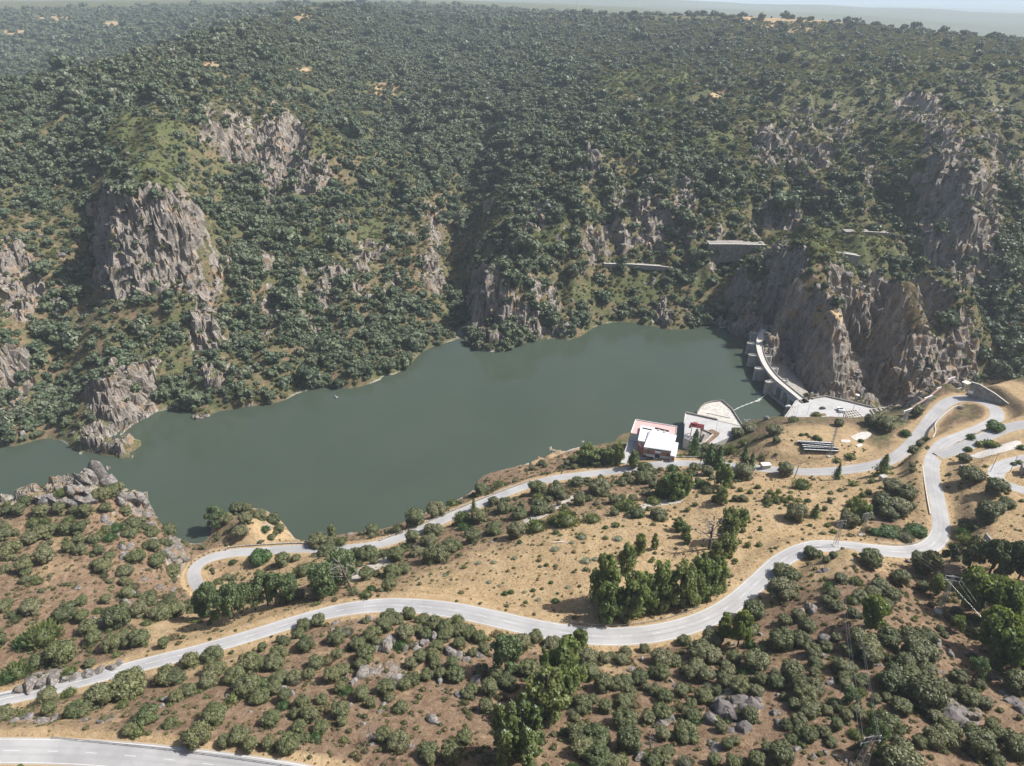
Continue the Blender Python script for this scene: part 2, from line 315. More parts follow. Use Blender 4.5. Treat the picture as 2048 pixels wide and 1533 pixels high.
# ---- cover read per place: trees (0..9) and kind of ground, one sign per 64 photo points
TMAP = """55666666566666665444433333332211 88888889999999998776666543433223 99998776678899999986555433333333 77777544556678899876544322222333
77754445525677899977776643332344 78755558633668888666777665555545 55543378887755558865555556666346 44453158888543447854344444444338
33454158875443477644444333333357 33555556775555788344444321212447 44566655666666788655554311123556 55666654566777770000000011123567
66655666666000000000000000112345 66644000000000000000003311123111 00000000000000000777466621112112 00110000000000677746653221113212
45665666555567777521122211244341 55555566666667752200013311123345 33446766666521100003333343222355 44556653332244434333344444443344
45443333445555545654455555555444 33343343344554566765555555555534 22233344455443456765554455555544 11112333334334456665544454555555""".split()
GMAP = """ffmffmmmmdffffmmdmmmmmmdddmmmmmm ffffffmffffffffhhhhhhhhhmmhhhhhm ffffmmmmhhffffffhhhhhhhhmhrrhhrr mmmhhmrrrhhffhfffhhgggghrrrhhhrr
mmmgggrprhhhmfffhhhggghmrrrrhhrr ffmggghhppohffffhhhrhhgghrhrrhpr mmmphhffffhhhommfhhrhrhhhgfrfppf omoppphffhohooommhhrrrrrrgghgppf
oomppphfhhrroommrgrhhhhrrrghhppf ooommfrhrhrrohffrrhhhhhrrporrfff mmmfffrmmromhhffrrhhhrrrpoorrrff rmmrrfrmmrmmffffwwwwwwwrppprrrff
rmmrrffrmmmwwwwwwwwwwwwwpprrrrfd mffrwwwwwwwwwwwwwwwwwwwmdddmdddd wwwrwwwwwwwwwwwwwwfffmmmdddddddd rrrrrwwwwwwwwwwfffhmmddddddmdmmd
fffrfffmoffffffhmmmddddddddmmdfd smsssssmdmmmffmdddddddddddmmmmmd sssrssmmmmmmmddddddddmddsssssssm ssssmmmddsrsssdddddddddsssssssss
srrsmddmsssrrsssssmmsssrssssssss sssssssssssrrsssssssssrsssssssss rrsrsssssssrsssssssssrrrssssssrs mmmmmssssssssssssssssrrrssssssss""".split()
TM = np.array([[int(c) for c in r] for r in TMAP], float) / 9
GC = {'f': (.25, .35, .05), 'm': (.6, .2, .1), 'd': (1, .12, .0), 'h': (.3, .6, .15), 'g': (.15, 1, .05), 'r': (.35, .2, .7), 'p': (.15, .05, 1), 'o': (.75, .05, .45), 's': (.2, .1, .12), 'w': (.2, .1, .5)}
GM = np.array([[GC[c] for c in r] for r in GMAP])
def map_at(M, px, py):
    u = np.clip(px / 64 - .5, 0, 30.999); v = np.clip(py / 64 - .5, 0, 22.999); i = v.astype(int); j = u.astype(int)
    a = (v - i); b = (u - j)
    if M.ndim == 3: a = a[..., None]; b = b[..., None]
    return (M[i, j] * (1 - b) + M[i, j + 1] * b) * (1 - a) + (M[i + 1, j] * (1 - b) + M[i + 1, j + 1] * b) * a
CRAGS = "300,470,95,105,1 560,270,55,55,1 560,320,60,60,.9 630,345,45,40,.7 410,655,34,60,1 432,745,36,38,1 215,795,52,50,1 215,870,62,42,1 985,610,48,80,1 1300,430,40,70,.8 1180,330,30,50,.8 1895,400,62,190,1 1990,470,26,120,1 1640,715,85,80,1 1610,590,90,70,.7 1740,680,38,110,1 1870,720,80,70,.8 740,545,70,70,.7 660,570,34,60,.8 1545,290,52,50,1 1640,310,36,40,.9 1840,215,60,36,1 1560,430,46,36,1 40,560,55,100,.9 30,750,40,50,.8 1080,450,34,60,.8 1370,400,28,60,.8 1330,630,26,34,.9 190,965,60,32,1 110,1002,45,20,1 280,1000,40,30,.8 350,1110,26,34,.9 110,1355,90,24,.7 760,1290,120,60,.45 1470,1420,60,50,1 1910,1430,60,36,1 545,650,26,40,.8 60,1160,40,30,.3 240,1170,60,36,.5 1495,650,40,40,.9 850,560,30,60,.5 1200,480,120,40,.6 1760,370,40,60,.7"
CR = np.array([[float(q) for q in t.split(',')] for t in CRAGS.split()])
PATCH = [[float(v) for v in t.split(',')] for t in '''2000,785,70,30,1,0,0 1520,41,75,6,1,0,0 1535,52,24,7,1,0,0 930,30,70,5,1,0,0 1640,46,60,4,1,0,0 560,8,60,5,1,0,0 30,64,30,8,.95,0,0 110,36,40,8,.95,0,0 225,50,30,9,.95,0,0 1700,85,30,5,.9,0,.2 1430,190,30,8,.9,0,.4 770,180,40,18,.9,0,.3 600,140,30,6,.9,0,0 350,150,30,8,.9,0,0 440,130,40,10,.9,0,.3 1640,110,90,14,.3,.4,.6 1750,170,70,12,.3,.4,.6 1960,150,60,20,.2,.3,.65 1785,430,55,90,.1,.7,.12 1800,310,55,50,.15,.7,.2 1535,575,46,46,.3,.6,.35 1860,690,60,60,.45,.3,.4 2030,500,30,160,.1,.6,.1 1655,640,40,40,1,0,.12 1625,688,50,22,1,0,.3 1745,590,24,34,1,0,.2 1600,560,80,34,.35,.35,.38 770,560,46,56,.6,.1,.5 885,500,24,80,.6,.2,.25 90,460,60,60,.6,.2,.25 1650,720,62,75,.8,0,.5 1735,690,36,100,.65,.05,.5 1875,720,75,70,.5,.25,.45 1900,640,50,50,.3,.5,.3
300,270,95,50,.1,1,0 1700,492,85,30,.05,1,.05 1600,475,70,18,.15,1,0 1230,575,90,30,.2,.9,.25 640,480,46,50,.2,.9,.2 1150,560,50,50,.2,.8,.3 1860,620,50,50,.5,.2,.35 1870,560,40,30,.2,.6,.3 1300,170,120,40,.1,.9,0 1450,290,60,40,.1,.9,0 740,455,40,30,.1,.9,.1 1100,480,60,40,.1,.9,.25'''.split()]
def ground_at(x, y, z):
    px, py, zc = project(x, y, z)
    g = map_at(GM, px, py); dry, grn, rock = g[..., 0].copy(), g[..., 1].copy(), g[..., 2].copy() * .72
    for a, b, rx, ry, s in CR:
        q = s * np.clip(1.25 - .85 * (((px - a) / rx) ** 2 + ((py - b) / ry) ** 2), 0, 1); rock = np.maximum(rock, q)
    for a, b, rx, ry, wd, wg, wr in PATCH:
        q = np.clip(1.5 - 1.2 * (((px - a) / rx) ** 2 + ((py - b) / ry) ** 2), 0, 1) * (y < 3600)
        dry = dry * (1 - q) + wd * q; grn = grn * (1 - q) + wg * q; rock = rock * (1 - q) + wr * q
    fw = sstep(3000, 4200, y); fn = fbm(x / 700, y / 700, 640, 3); dry = dry * (1 - fw) + fw * np.clip(.2 + 1.1 * fn, 0, .9); grn = grn * (1 - fw) + .5 * fw; rock = rock * (1 - fw)
    return dry, grn, rock
far = sstep(450, 1500, RR)
# ravines cut into the far bank, and the spurs between them
def march(G, px, py):
    a = (px - 1024) / FPX; b = (766.5 - py) / FPX; D = np.array([a, cp + b * sp, -sp + b * cp]); T = 300 * np.exp(np.arange(0, 2.5, .004)); q = CAM + D * T[:, None]
    i = np.argmax(q[:, 2] < grid_at(G, q[:, 0], q[:, 1])); return q[i]
RAV = [("915,648 911,600 908,550 906,480 922,390 950,300 985,210", 26, 30), ("1462,650 1455,600 1448,545 1462,480", 20, 20), ("165,640 172,560 182,480 190,410", 20, 16), ("345,800 372,720 392,640 440,540 480,440", 16, 10),
    ("1262,440 1250,380 1262,320", 22, 14), ("1545,480 1470,400 1400,350", 22, 12), ("620,760 650,690 650,600", 14, 8), ("1790,760 1788,680 1782,600 1775,560", 16, 14), ("1705,760 1704,680 1702,600", 11, 14), ("120,800 105,700 110,600", 18, 10), ("480,760 470,690 455,600", 13, 8), ("1130,640 1120,560 1110,470", 15, 9), ("1060,450 1080,380 1120,320", 18, 10), ("1990,700 1985,640 1975,600", 18, 10)]
Z0 = ZT.copy()
for txt, wd, dp in RAV:
    L = catmull([march(Z0, *map(float, t.split(','))) for t in txt.split()], 8.0)
    m = (GX > L[:, 0].min() - 90) & (GX < L[:, 0].max() + 90) & (GY > L[:, 1].min() - 90) & (GY < L[:, 1].max() + 90); ii = np.where(m); d = np.full(len(ii[0]), 1e9); tt = np.zeros(len(d))
    for k in range(len(L)):
        q = np.hypot(GX[ii] - L[k, 0], GY[ii] - L[k, 1]); c = q < d; d[c] = q[c]; tt[c] = k / len(L)
    d = d * (1 + .25 * pnoise(GX[ii] / 20, GY[ii] / 20, 555)); ZT[ii] -= dp * np.exp(-(d / wd) ** 2) * sstep(0, .12, tt) * (1 - sstep(.86, 1, tt)) * sstep(0, 12, ZT[ii] + 60 * (GX[ii] > 245))
ZT = np.where(GX < 245, np.maximum(ZT, np.minimum(Z0, 3.0)), ZT)
bank = sstep(430, 470, GY) * (1 - sstep(1300, 2000, RR)) * sstep(3, 40, ZT)
sx = GX + 40 * pnoise(GX / 130, GY / 130, 601); spur = 1 - 2 * np.abs(pnoise(sx / 62, GY / 210, 602)); spur2 = 1 - 2 * np.abs(pnoise(sx / 27, GY / 80, 603))
ZT = ZT + bank * ((spur - .35) * 11 + (spur2 - .35) * 4.5) + sstep(900, 1500, RR) * (1 - sstep(3500, 6000, RR)) * 14 * fbm(GX / 260, GY / 260, 610, 3)
# slope of the smooth ground
def slope_of(Z):
    dr = np.gradient(Z, axis=0) / np.gradient(RR, axis=0); dt = np.gradient(Z, axis=1) / (RR * DTH); return np.hypot(dr, dt)
SL = slope_of(ZT)
dry, grn, rock = ground_at(GX, GY, ZT)
nz = fbm(GX / 55, GY / 55, 3, 4); nz2 = fbm(GX / 17, GY / 17, 9, 3)
gz = sstep(340, 440, RR) * (1 - sstep(1000, 1500, RR))
rock = rock + 0.38 * sstep(0.8, 1.7, SL) + (0.25 + .3 * gz) * nz + (0.3 + .3 * gz) * nz2 + .06 * gz
rock = sstep(0.42, 0.78, rock)
# road shelf
droad = np.full(ZT.shape, 1e3, np.float32); zroad = np.zeros(ZT.shape, np.float32); wroad = np.full(ZT.shape, 8., np.float32)
near = np.where(LR < math.log(560))[0][-1] + 1
gx, gy = GX[:near], GY[:near]
for r in ROADS.values():
    for a, b in zip(r[:-1:3], np.vstack([r[3::3], r[-1:]])):
        m = (gx > min(a[0], b[0]) - 26) & (gx < max(a[0], b[0]) + 26) & (gy > min(a[1], b[1]) - 26) & (gy < max(a[1], b[1]) + 26)
        ii = np.where(m)
        if not len(ii[0]): continue
        ex, ey = b[0] - a[0], b[1] - a[1]; L2 = ex * ex + ey * ey + 1e-9
        t = np.clip(((gx[ii] - a[0]) * ex + (gy[ii] - a[1]) * ey) / L2, 0, 1)
        d = np.hypot(gx[ii] - a[0] - t * ex, gy[ii] - a[1] - t * ey); c = d < droad[ii]
        jj = (ii[0][c], ii[1][c]); droad[jj] = d[c]; zroad[jj] = (a[2] + t * (b[2] - a[2]))[c]; wroad[jj] = (a[3] + t * (b[3] - a[3]))[c]
edge = droad - wroad / 2
kr = 1 - sstep(1.2, 11.0, edge)
# pads of flat made ground
def poly_px(txt, z): return [tuple(P(*map(float, t.split(',')), z=z)[:2]) for t in txt.split()]
def inside(poly, x, y):
    r = np.zeros(x.shape, bool); n = len(poly)
    for i in range(n):
        (x0, y0), (x1, y1) = poly[i], poly[(i + 1) % n]
        r ^= ((y0 > y) != (y1 > y)) & (x < (x1 - x0) * (y - y0) / (y1 - y0 + 1e-12) + x0)
    return r
TERRACE = poly_px("1566,846 1592,804 1606,798 1652,793 1700,804 1745,815 1745,829 1729,846 1690,852 1640,847", 12)
QUAY_IN = poly_px("1371,825 1435,839 1485,853 1472,868 1445,880 1432,886 1408,890 1368,876", 9)
QUAY_OUT = poly_px("1393,828 1402,815 1410,808 1425,804 1444,802 1463,818 1485,852 1434,839", 7)
POWER = poly_px("1262,868 1273,838 1354,852 1362,900 1348,915 1290,905 1262,885", 17)
pad = np.zeros(ZT.shape, bool)
for pl, z in ((TERRACE, 11.6), (QUAY_IN, 4.0), (QUAY_OUT, 2.0), (POWER, 6.0)):
    x0, x1 = min(p[0] for p in pl), max(p[0] for p in pl); y0, y1 = min(p[1] for p in pl), max(p[1] for p in pl)
    m = (GX > x0) & (GX < x1) & (GY > y0) & (GY < y1); m[m] = inside(pl, GX[m], GY[m]); pad |= m
    if pl is TERRACE: ZT[m] = z
    else: ZT[m] = np.minimum(ZT[m], z)
# relief: rolling ground, crags of jointed blocks, ledges
free = sstep(1.5, 14.0, edge) * (~pad)
Z = ZT + free * (1.6 * fbm(GX / 38, GY / 38, 21, 4) * (0.5 + 0.9 * far) + (1 - 0.3 * rock) * 0.5 * fbm(GX / 9, GY / 9, 31, 3))
wx, wy = GX + 5 * pnoise(GX / 21, GY / 21, 41), GY + 5 * pnoise(GX / 21, GY / 21, 42)
c1, e1 = cells(wx / 13, wy / 17, 50); c2, e2 = cells(wx / 5.5, wy / 7.5, 60); c3, e3 = cells(wx / 31, wy / 40, 70)
rid = 1 - np.abs(fbm(GX / 26, GY / 26, 80, 4)) * 2
gorge = sstep(340, 440, RR) * (1 - sstep(1100, 1700, RR)); amp = 0.28 + 0.72 * gorge
relief = (c3 - .5) * 11 * gorge + (c1 - .5) * 8.5 + (c2 - .5) * 4.2 - 2.6 * (1 - sstep(0, .16, e1)) - 1.3 * (1 - sstep(0, .2, e2)) + 4.0 * (rid - .6)
calm = 1 - .55 * np.exp(-(((GX - 262) / 60) ** 2 + ((GY - 560) / 75) ** 2) ** 2)
Z = Z + free * rock * amp * relief * calm
stp = 9.0 + 3.5 * pnoise(GX / 60, GY / 60, 700); zq = (Z + 5 * pnoise(GX / 34, GY / 34, 701) + 2 * pnoise(GX / 11, GY / 11, 702)) / stp; fr_ = zq - np.floor(zq)
Z = Z + free * rock * gorge * (sstep(.30, .72, fr_) - fr_) * stp * .8
Z = Z * (1 - kr) + (zroad - 0.06) * kr
Z = np.where(RR > 17500, np.minimum(Z, 150), Z)
Z = np.where(RR > 9000, Z + 190 * fbm(GX / 5200, GY / 5200, 91, 3) * sstep(9000, 15000, RR), Z)
Z = np.where(RR > 6000, Z + 45 * fbm(GX / 1500, GY / 1500, 90, 4) * sstep(6000, 9000, RR), Z)
SL2 = slope_of(Z)
# gravel and grass verge beside the roads
verge = (1 - sstep(0.5, 5.5, edge + 2.0 * nz2))
dry = np.where(RR > 420, dry * (.30 + .70 * sstep(.7, .95, dry)) + .30 * nz, dry + .55 * nz + .25 * nz2)
dry = np.clip(np.maximum(dry, verge), 0, 1); grn = np.where(RR > 420, np.maximum(grn, (.74 + .14 * far) * (1 - dry)), grn)
grn = np.clip((grn + 0.5 * nz + .3 * nz2) * (1 - verge), 0, 1)
led = sstep(.30, .85, SL2 + .25 * nz2); ledge = np.where(RR > 340, .25 + .75 * led, 1.0)
dry = np.clip(dry + rock * (1 - led) * (.35 + .5 * nz) * (RR > 340), 0, 1)
rockv = np.clip(rock * (1 - verge) * ledge, 0, 1)
shore = (1 - sstep(0.3, 1.0, Z + 0.9 * nz2 + .6 * nz)) * sstep(-.05, .3, nz + .5 * nz2) * (Z > -2.5) * ((GX < 225) | (GY < 400)) * .8
# cliffs: pillars, joints and overhangs push the face in and out
gr_ = np.gradient(ZT, axis=0) / np.gradient(RR, axis=0); gt_ = np.gradient(ZT, axis=1) / (RR * DTH); gn = np.hypot(gr_, gt_) + 1e-6
dxh = -(gr_ * np.sin(TU) + gt_ * np.cos(TU)) / gn; dyh = -(gr_ * np.cos(TU) - gt_ * np.sin(TU)) / gn
tcoord = np.where(np.abs(dyh) > np.abs(dxh), GX, GY)
zz = Z + 3 * pnoise(GX / 14, GY / 14, 200)
k1, f1 = cells(tcoord / 11 + .35 * pnoise(GX / 9, zz / 9, 201), zz / 26, 210); k2, f2 = cells(tcoord / 4.6, zz / 9.5, 220)
push = (k1 - .5) * 7.5 + (k2 - .5) * 3.4 - 3.2 * (1 - sstep(0, .13, f1)) - 1.5 * (1 - sstep(0, .16, f2)) + 3 * fbm(tcoord / 19, zz / 30, 230, 3)
push = push * .8 * calm * rock * sstep(.45, .95, SL) * free * amp * sstep(.5, 3, Z + 40 * (GX > 235))
NR, NC = Z.shape
V = np.column_stack([(GX + dxh * push).ravel(), (GY + dyh * push).ravel(), Z.ravel()])
idx = np.arange(NR * NC).reshape(NR, NC); Fq = np.column_stack([idx[:-1, :-1].ravel(), idx[:-1, 1:].ravel(), idx[1:, 1:].ravel(), idx[1:, :-1].ravel()])
M_GROUND = mat("ground_soil", (.2, .14, .09), 0.95, spec=0.1)
t = NT(M_GROUND); p = t.pos()
n1 = t.noise(0.045, p, 6, 0.65); n2 = t.noise(0.35, p, 6, 0.7); n3 = t.noise(1.6, p, 4, 0.7)
mixn = t.math('ADD', t.math('MULTIPLY', n2, .6), t.math('MULTIPLY', n3, .4))
soil = t.ramp(mixn, [(.33, (.085, .055, .037)), (.5, (.19, .128, .083)), (.66, (.30, .22, .15))])
mixd = t.math('ADD', t.math('MULTIPLY', mixn, .65), t.math('MULTIPLY', n1, .35))
dryc = t.ramp(mixd, [(.34, (.155, .11, .062)), (.44, (.30, .215, .122)), (.56, (.40, .295, .172)), (.68, (.50, .39, .25))])
grnc = t.ramp(mixn, [(.34, (.040, .048, .021)), (.5, (.085, .098, .042)), (.66, (.15, .15, .075))])
# bedrock, with cracks, lichen and ochre stains
mp = t.n("ShaderNodeMapping"); mp.inputs["Scale"].default_value = (1, 1, .35); t.link(p, mp.inputs[0])
rk = t.noise(.22, mp.outputs[0], 8, .68); crack = None
rockc = t.ramp(rk, [(.3, (.14, .117, .097)), (.46, (.29, .255, .22)), (.6, (.40, .36, .315)), (.75, (.50, .465, .425))])
rockc = t.mix(t.remap(t.noise(.09, p, 5, .7), .54, .66), rockc, (.40, .27, .155))
mps = t.n("ShaderNodeMapping"); mps.inputs["Scale"].default_value = (1, 1, .42); t.link(p, mps.inputs[0])
stk = t.noise(.42, mps.outputs[0], 6, .7, 1.5)
rockc = t.mix(t.remap(stk, .36, .47, .75, 0), rockc, (.07, .06, .052)); rockc = t.mix(t.remap(stk, .58, .7, 0, .5), rockc, (.40, .38, .36))
def att(nm, nscale, lo, hi):
    return t.remap(t.math('ADD', t.attr(nm), t.math('MULTIPLY', t.math('SUBTRACT', t.noise(nscale, p, 5, .7), .5), 1.3)), lo, hi)
c = t.mix(att("dry", .12, .3, .75), soil, dryc)
c = t.mix(att("green", .16, .35, .8), c, grnc)
c = t.mix(att("rock", .3, .35, .6), c, rockc)
c = t.mix(t.attr("shore"), c, t.mix(n2, (.40, .36, .31), (.55, .51, .45)))
t.col(c)
t.bump(t.math('ADD', t.math('MULTIPLY', n2, 1.0), t.math('ADD', t.math('MULTIPLY', n3, .35), t.math('MULTIPLY', t.math('ADD', rk, t.math('MULTIPLY', stk, 1.5)), t.math('MULTIPLY', t.attr("rock"), 2.2)))), 0.9, 1.0)
me = np_mesh("ground", V, Fq, M_GROUND, smooth=True)
rf = (rockv[:-1, :-1] + rockv[1:, 1:]) / 2
me.polygons.foreach_set("use_smooth", (rf < .45).ravel())
for nm, a in (("dry", dry), ("green", grn), ("rock", rockv), ("shore", shore * (RR < 1200))):
    at = me.attributes.new(nm, 'FLOAT', 'POINT'); at.data.foreach_set("value", a.astype(np.float32).ravel())
ground = tag(new_obj("ground", me), kind="structure")
def H(x, y): return grid_at(Z, np.asarray(x, float), np.asarray(y, float))
def low(x, y): return np.where((x > 245) & (y > 436), -99.0, 0.0)      # the gorge below the dam holds no water
def hit(px, py):
    """First ground (or water) the sight line through photo points meets."""
    px = np.atleast_1d(np.asarray(px, float)); py = np.atleast_1d(np.asarray(py, float))
    a = (px - 1024) / FPX; b = (766.5 - py) / FPX
    D = np.stack([a, cp + b * sp, -sp + b * cp], 1)
    T = 70 * np.exp(np.arange(0, 5.2, .004)); out = np.full(len(px), T[-1])
    for k in range(len(px)):
        q = CAM + D[k] * T[:, None]; g = np.maximum(H(q[:, 0], q[:, 1]), low(q[:, 0], q[:, 1])); i = np.argmax(q[:, 2] < g)
        if q[i, 2] < g[i]: out[k] = T[i]
    Q = CAM + D * out[:, None]; Q[:, 2] = np.maximum(H(Q[:, 0], Q[:, 1]), low(Q[:, 0], Q[:, 1])); return Q
# ------------------------------------------------------------------ water
M_WATER = mat("reservoir_water", (.05, .070, .048), .13, spec=.5); t = NT(M_WATER); p = t.pos()
mp = t.n("ShaderNodeMapping"); mp.inputs["Scale"].default_value = (1, .55, 1); mp.inputs["Rotation"].default_value = (0, 0, .5); t.link(p, mp.inputs[0])
wv = t.noise(.55, mp.outputs[0], 4, .6); big = t.noise(.012, p, 3, .5, 1.2)
m2 = t.n("ShaderNodeMapping"); m2.inputs["Scale"].default_value = (.3, 1.2, 1); m2.inputs["Rotation"].default_value = (0, 0, -.38); t.link(p, m2.inputs[0])
stw = t.noise(.030, m2.outputs[0], 5, .6, .8); t.bump(wv, .06, .3)
t.link(t.math('ADD', t.remap(big, .38, .66, .05, .15), t.remap(stw, .48, .78, 0, .14)), t.b.inputs["Roughness"])
t.col(t.mix(big, (.043, .059, .042), (.059, .077, .056)))
t.b.inputs["IOR"].default_value = 1.33
wm = MB(); wm.add([(-900, 250, 0), (420, 250, 0), (420, 760, 0), (-900, 760, 0)], [(0, 1, 2, 3)])
# keep the reservoir above the dam: its surface ends at the dam's upstream face
DAMC = catmull([P(a, b, z=12) for a, b in ((1530, 652), (1524, 667), (1519, 688), (1522, 708), (1532, 731), (1550, 755), (1573, 775), (1600, 797), (1612, 806))], 2.0)
line = [(q[0] + 1.0, q[1]) for q in DAMC[::-1]]
poly = [(-900, 250), (140, 250), (line[0][0], line[0][1] - 60)] + line + [(line[-1][0] + 6, 760), (-900, 760)]
me = bpy.data.meshes.new("water"); me.from_pydata([(a, b, 0) for a, b in poly], [], [tuple(range(len(poly)))]); me.update(); me.materials.append(M_WATER)
tag(new_obj("water", me), kind="structure")
# ------------------------------------------------------------------ roads
M_ROAD = mat("old_asphalt", (.3, .3, .3), .9, spec=.2); t = NT(M_ROAD); p = t.pos()
a = t.noise(.09, p, 5, .6); b = t.noise(2.5, p, 5, .7)
c = t.ramp(a, [(.35, (.30, .297, .298)), (.5, (.35, .347, .348)), (.65, (.395, .39, .39))])
c = t.mix(t.remap(b, .3, .7, 0, .3), c, (.28, .275, .275))
ac = t.attr("across"); trk = t.ramp(t.math('ABSOLUTE', ac), [(.0, 0.0), (.13, 0.0), (.2, 1.0), (.3, 1.0), (.4, 0.0)]); c = t.mix(t.math('MULTIPLY', trk, t.remap(t.noise(.05, p, 3), .35, .65, .1, .55)), c, (.235, .232, .235))
c = t.mix(t.math('MULTIPLY', t.remap(t.noise(.025, p, 2), .56, .58), .35), c, (.25, .247, .25))
eg = t.math('ADD', t.math('ABSOLUTE', ac), t.math('MULTIPLY', t.math('SUBTRACT', t.noise(.7, p, 4, .7), .5), .16)); c = t.mix(t.remap(eg, .94, 1.0), c, (.36, .29, .20))
 
cr = t.vor(.13, p, 'DISTANCE_TO_EDGE'); c = t.mix(t.remap(cr, 0, .006, .3, 0), c, (.13, .13, .13)); t.col(c)
M_LINE = weathered("road_paint", (.62, .62, .60), .2, 1.2, .7, False)
def ribbon(name, r, off0, off1, dz, m, keep=None):
    L, R = np.array(offset(r, off1) if np.isscalar(off1) else [offset(r, 1.0)[i] for i in range(len(r))]), None
    t_ = np.gradient(r[:, :2], axis=0); t_ /= np.linalg.norm(t_, axis=1)[:, None]; nrm = np.column_stack([-t_[:, 1], t_[:, 0]])
    A = r[:, :2] + nrm * np.asarray(off0)[..., None]; B = r[:, :2] + nrm * np.asarray(off1)[..., None]
    n = len(r); Vv = np.vstack([np.column_stack([A, r[:, 2] + dz]), np.column_stack([B, r[:, 2] + dz])])
    i = np.arange(n - 1)
    if keep is not None: i = i[keep[:-1]]
    return Vv, np.column_stack([i, i + 1, n + i + 1, n + i])
for k, nm in (("upper", "upper_road"), ("main", "main_road"), ("side", "side_road"), ("edge", "edge_road")):
    r = ROADS[k]; hw = r[:, 3] / 2
    dz = {"upper": .02, "main": .02, "side": .012, "edge": .02}[k]
    fr = np.linspace(1.06, -1.06, 15); tv = np.gradient(r[:, :2], axis=0); tv /= np.linalg.norm(tv, axis=1)[:, None]; nv_ = np.column_stack([-tv[:, 1], tv[:, 0]])
    RV = np.concatenate([np.column_stack([r[:, :2] + nv_ * (hw * f)[:, None], r[:, 2] + dz - max(0, abs(f) - 1) * 1.2]) for f in fr]); n = len(r); i_ = np.arange(n - 1)
    rm = np_mesh(nm, RV, np.vstack([np.column_stack([k_ * n + i_, k_ * n + i_ + 1, (k_ + 1) * n + i_ + 1, (k_ + 1) * n + i_]) for k_ in range(14)]), M_ROAD, True)
    at = rm.attributes.new("across", 'FLOAT', 'POINT'); at.data.foreach_set("value", np.repeat(fr, n).astype(np.float32))
    o = tag(new_obj(nm, rm), kind="structure")
    Vs, Fs = [], []; nv = 0
    s = np.concatenate([[0], np.cumsum(np.linalg.norm(np.diff(r[:, :2], axis=0), axis=1))])
    if k in ("upper", "main"):
        sel = np.ones(len(r), bool) if k == "upper" else (r[:, 1] < 260) & (r[:, 2] > 50)
        for o0, o1, kp in ((hw - .45, hw - .6, sel), (-hw + .45, -hw + .6, sel), (np.full(len(r), .06), np.full(len(r), -.06), sel & ((s % 12) < 4.5))):
            a_, b_ = ribbon("", r, o0, o1, dz + .012, None, kp); Vs.append(a_); Fs.append(b_ + nv); nv += len(a_)
        tag(new_obj("road_markings", np_mesh("road_markings", np.vstack(Vs), np.vstack(Fs), M_LINE)), kind="structure")
# ------------------------------------------------------------------ foliage
def leaf_mat(name, cols, var=.35, rough=.55, spec=.35, thru=.25):
    m = mat(name, cols[0], rough, spec=spec); t = NT(m)
    oi = t.n("ShaderNodeObjectInfo").outputs["Random"]; gi = t.n("ShaderNodeNewGeometry").outputs["Random Per Island"]
    k = len(cols); c = t.ramp(oi, [(i / max(k - 1, 1), q) for i, q in enumerate(cols)])
    c = t.mix(1.0, c, t.ramp(gi, [(0, 1 - var), (1, 1 + var)]), 'MULTIPLY'); t.col(c)
    tl = t.n("ShaderNodeBsdfTranslucent"); ms = t.n("ShaderNodeMixShader"); ms.inputs[0].default_value = thru; t.link(t.mix(1.0, c, (1.5, 1.5, .9), 'MULTIPLY'), tl.inputs[0])
    t.link(t.b.outputs[0], ms.inputs[1]); t.link(tl.outputs[0], ms.inputs[2]); t.link(ms.outputs[0], t.t.nodes["Material Output"].inputs[0])
    return m
M_OAK = leaf_mat("holm_oak_leaves", [(.080, .096, .040), (.138, .142, .062), (.105, .122, .048), (.155, .153, .078), (.088, .11, .043)], .5, thru=.06)
M_OAKF = leaf_mat("far_oak_leaves", [(.070, .098, .056), (.115, .138, .075), (.085, .115, .065), (.135, .15, .095), (.08, .115, .06)], .45, thru=.08)
M_POP = leaf_mat("poplar_leaves", [(.155, .205, .08), (.20, .24, .095), (.135, .185, .07), (.22, .25, .11)], thru=.42)
M_GREEN = leaf_mat("fresh_green_leaves", [(.15, .195, .06), (.19, .225, .075), (.13, .18, .06)], thru=.35)
M_DARKG = leaf_mat("dark_green_leaves", [(0.065, 0.124, 0.039), (0.085, 0.143, 0.046)])
M_PINE = leaf_mat("pine_needles", [(0.112, 0.158, 0.068), (0.135, 0.180, 0.083)])
M_GREY = leaf_mat("grey_broom", [(0.176, 0.182, 0.132), (0.220, 0.220, 0.165)])
M_BROOM = leaf_mat("broom_stems", [(0.130, 0.163, 0.058), (0.169, 0.195, 0.072)])
M_PALE = leaf_mat("pale_shrub", [(.30, .33, .24), (.34, .36, .27)])
M_SCRUB = leaf_mat("low_scrub", [(.10, .115, .05), (.16, .14, .07), (.085, .11, .045), (.22, .175, .10), (.13, .14, .065)])
M_TIP = mat("silver_leaf_tips", (.75, .77, .72), .6)
M_BARK = weathered("bark", (.13, .10, .08), .3, 2.0)
M_DEAD = weathered("dead_wood", (.23, .205, .185), .25, 2.0)
rng = np.random.default_rng(7)
def unit(n):
    v = rng.normal(size=(n, 3)); return v / np.linalg.norm(v, axis=1)[:, None]
def cards(Pt, N, s, tri=False):
    """Leaf clumps: a small tilted quad at each point, facing N."""
    n = len(Pt); a = np.cross(N, unit(n)); a /= np.linalg.norm(a, axis=1)[:, None] + 1e-9; b = np.cross(N, a)
    s = np.broadcast_to(s, (n,))[:, None] * rng.uniform(.6, 1.35, (n, 1)); e = rng.uniform(.55, 1.0, (n, 1))
    V = np.stack([Pt - a * s - b * s * e * .5, Pt + a * s * .3 - b * s * e, Pt + a * s + b * s * e * .4, Pt - a * s * .2 + b * s * e], 1).reshape(-1, 3)
    return V, np.arange(4 * n).reshape(n, 4)
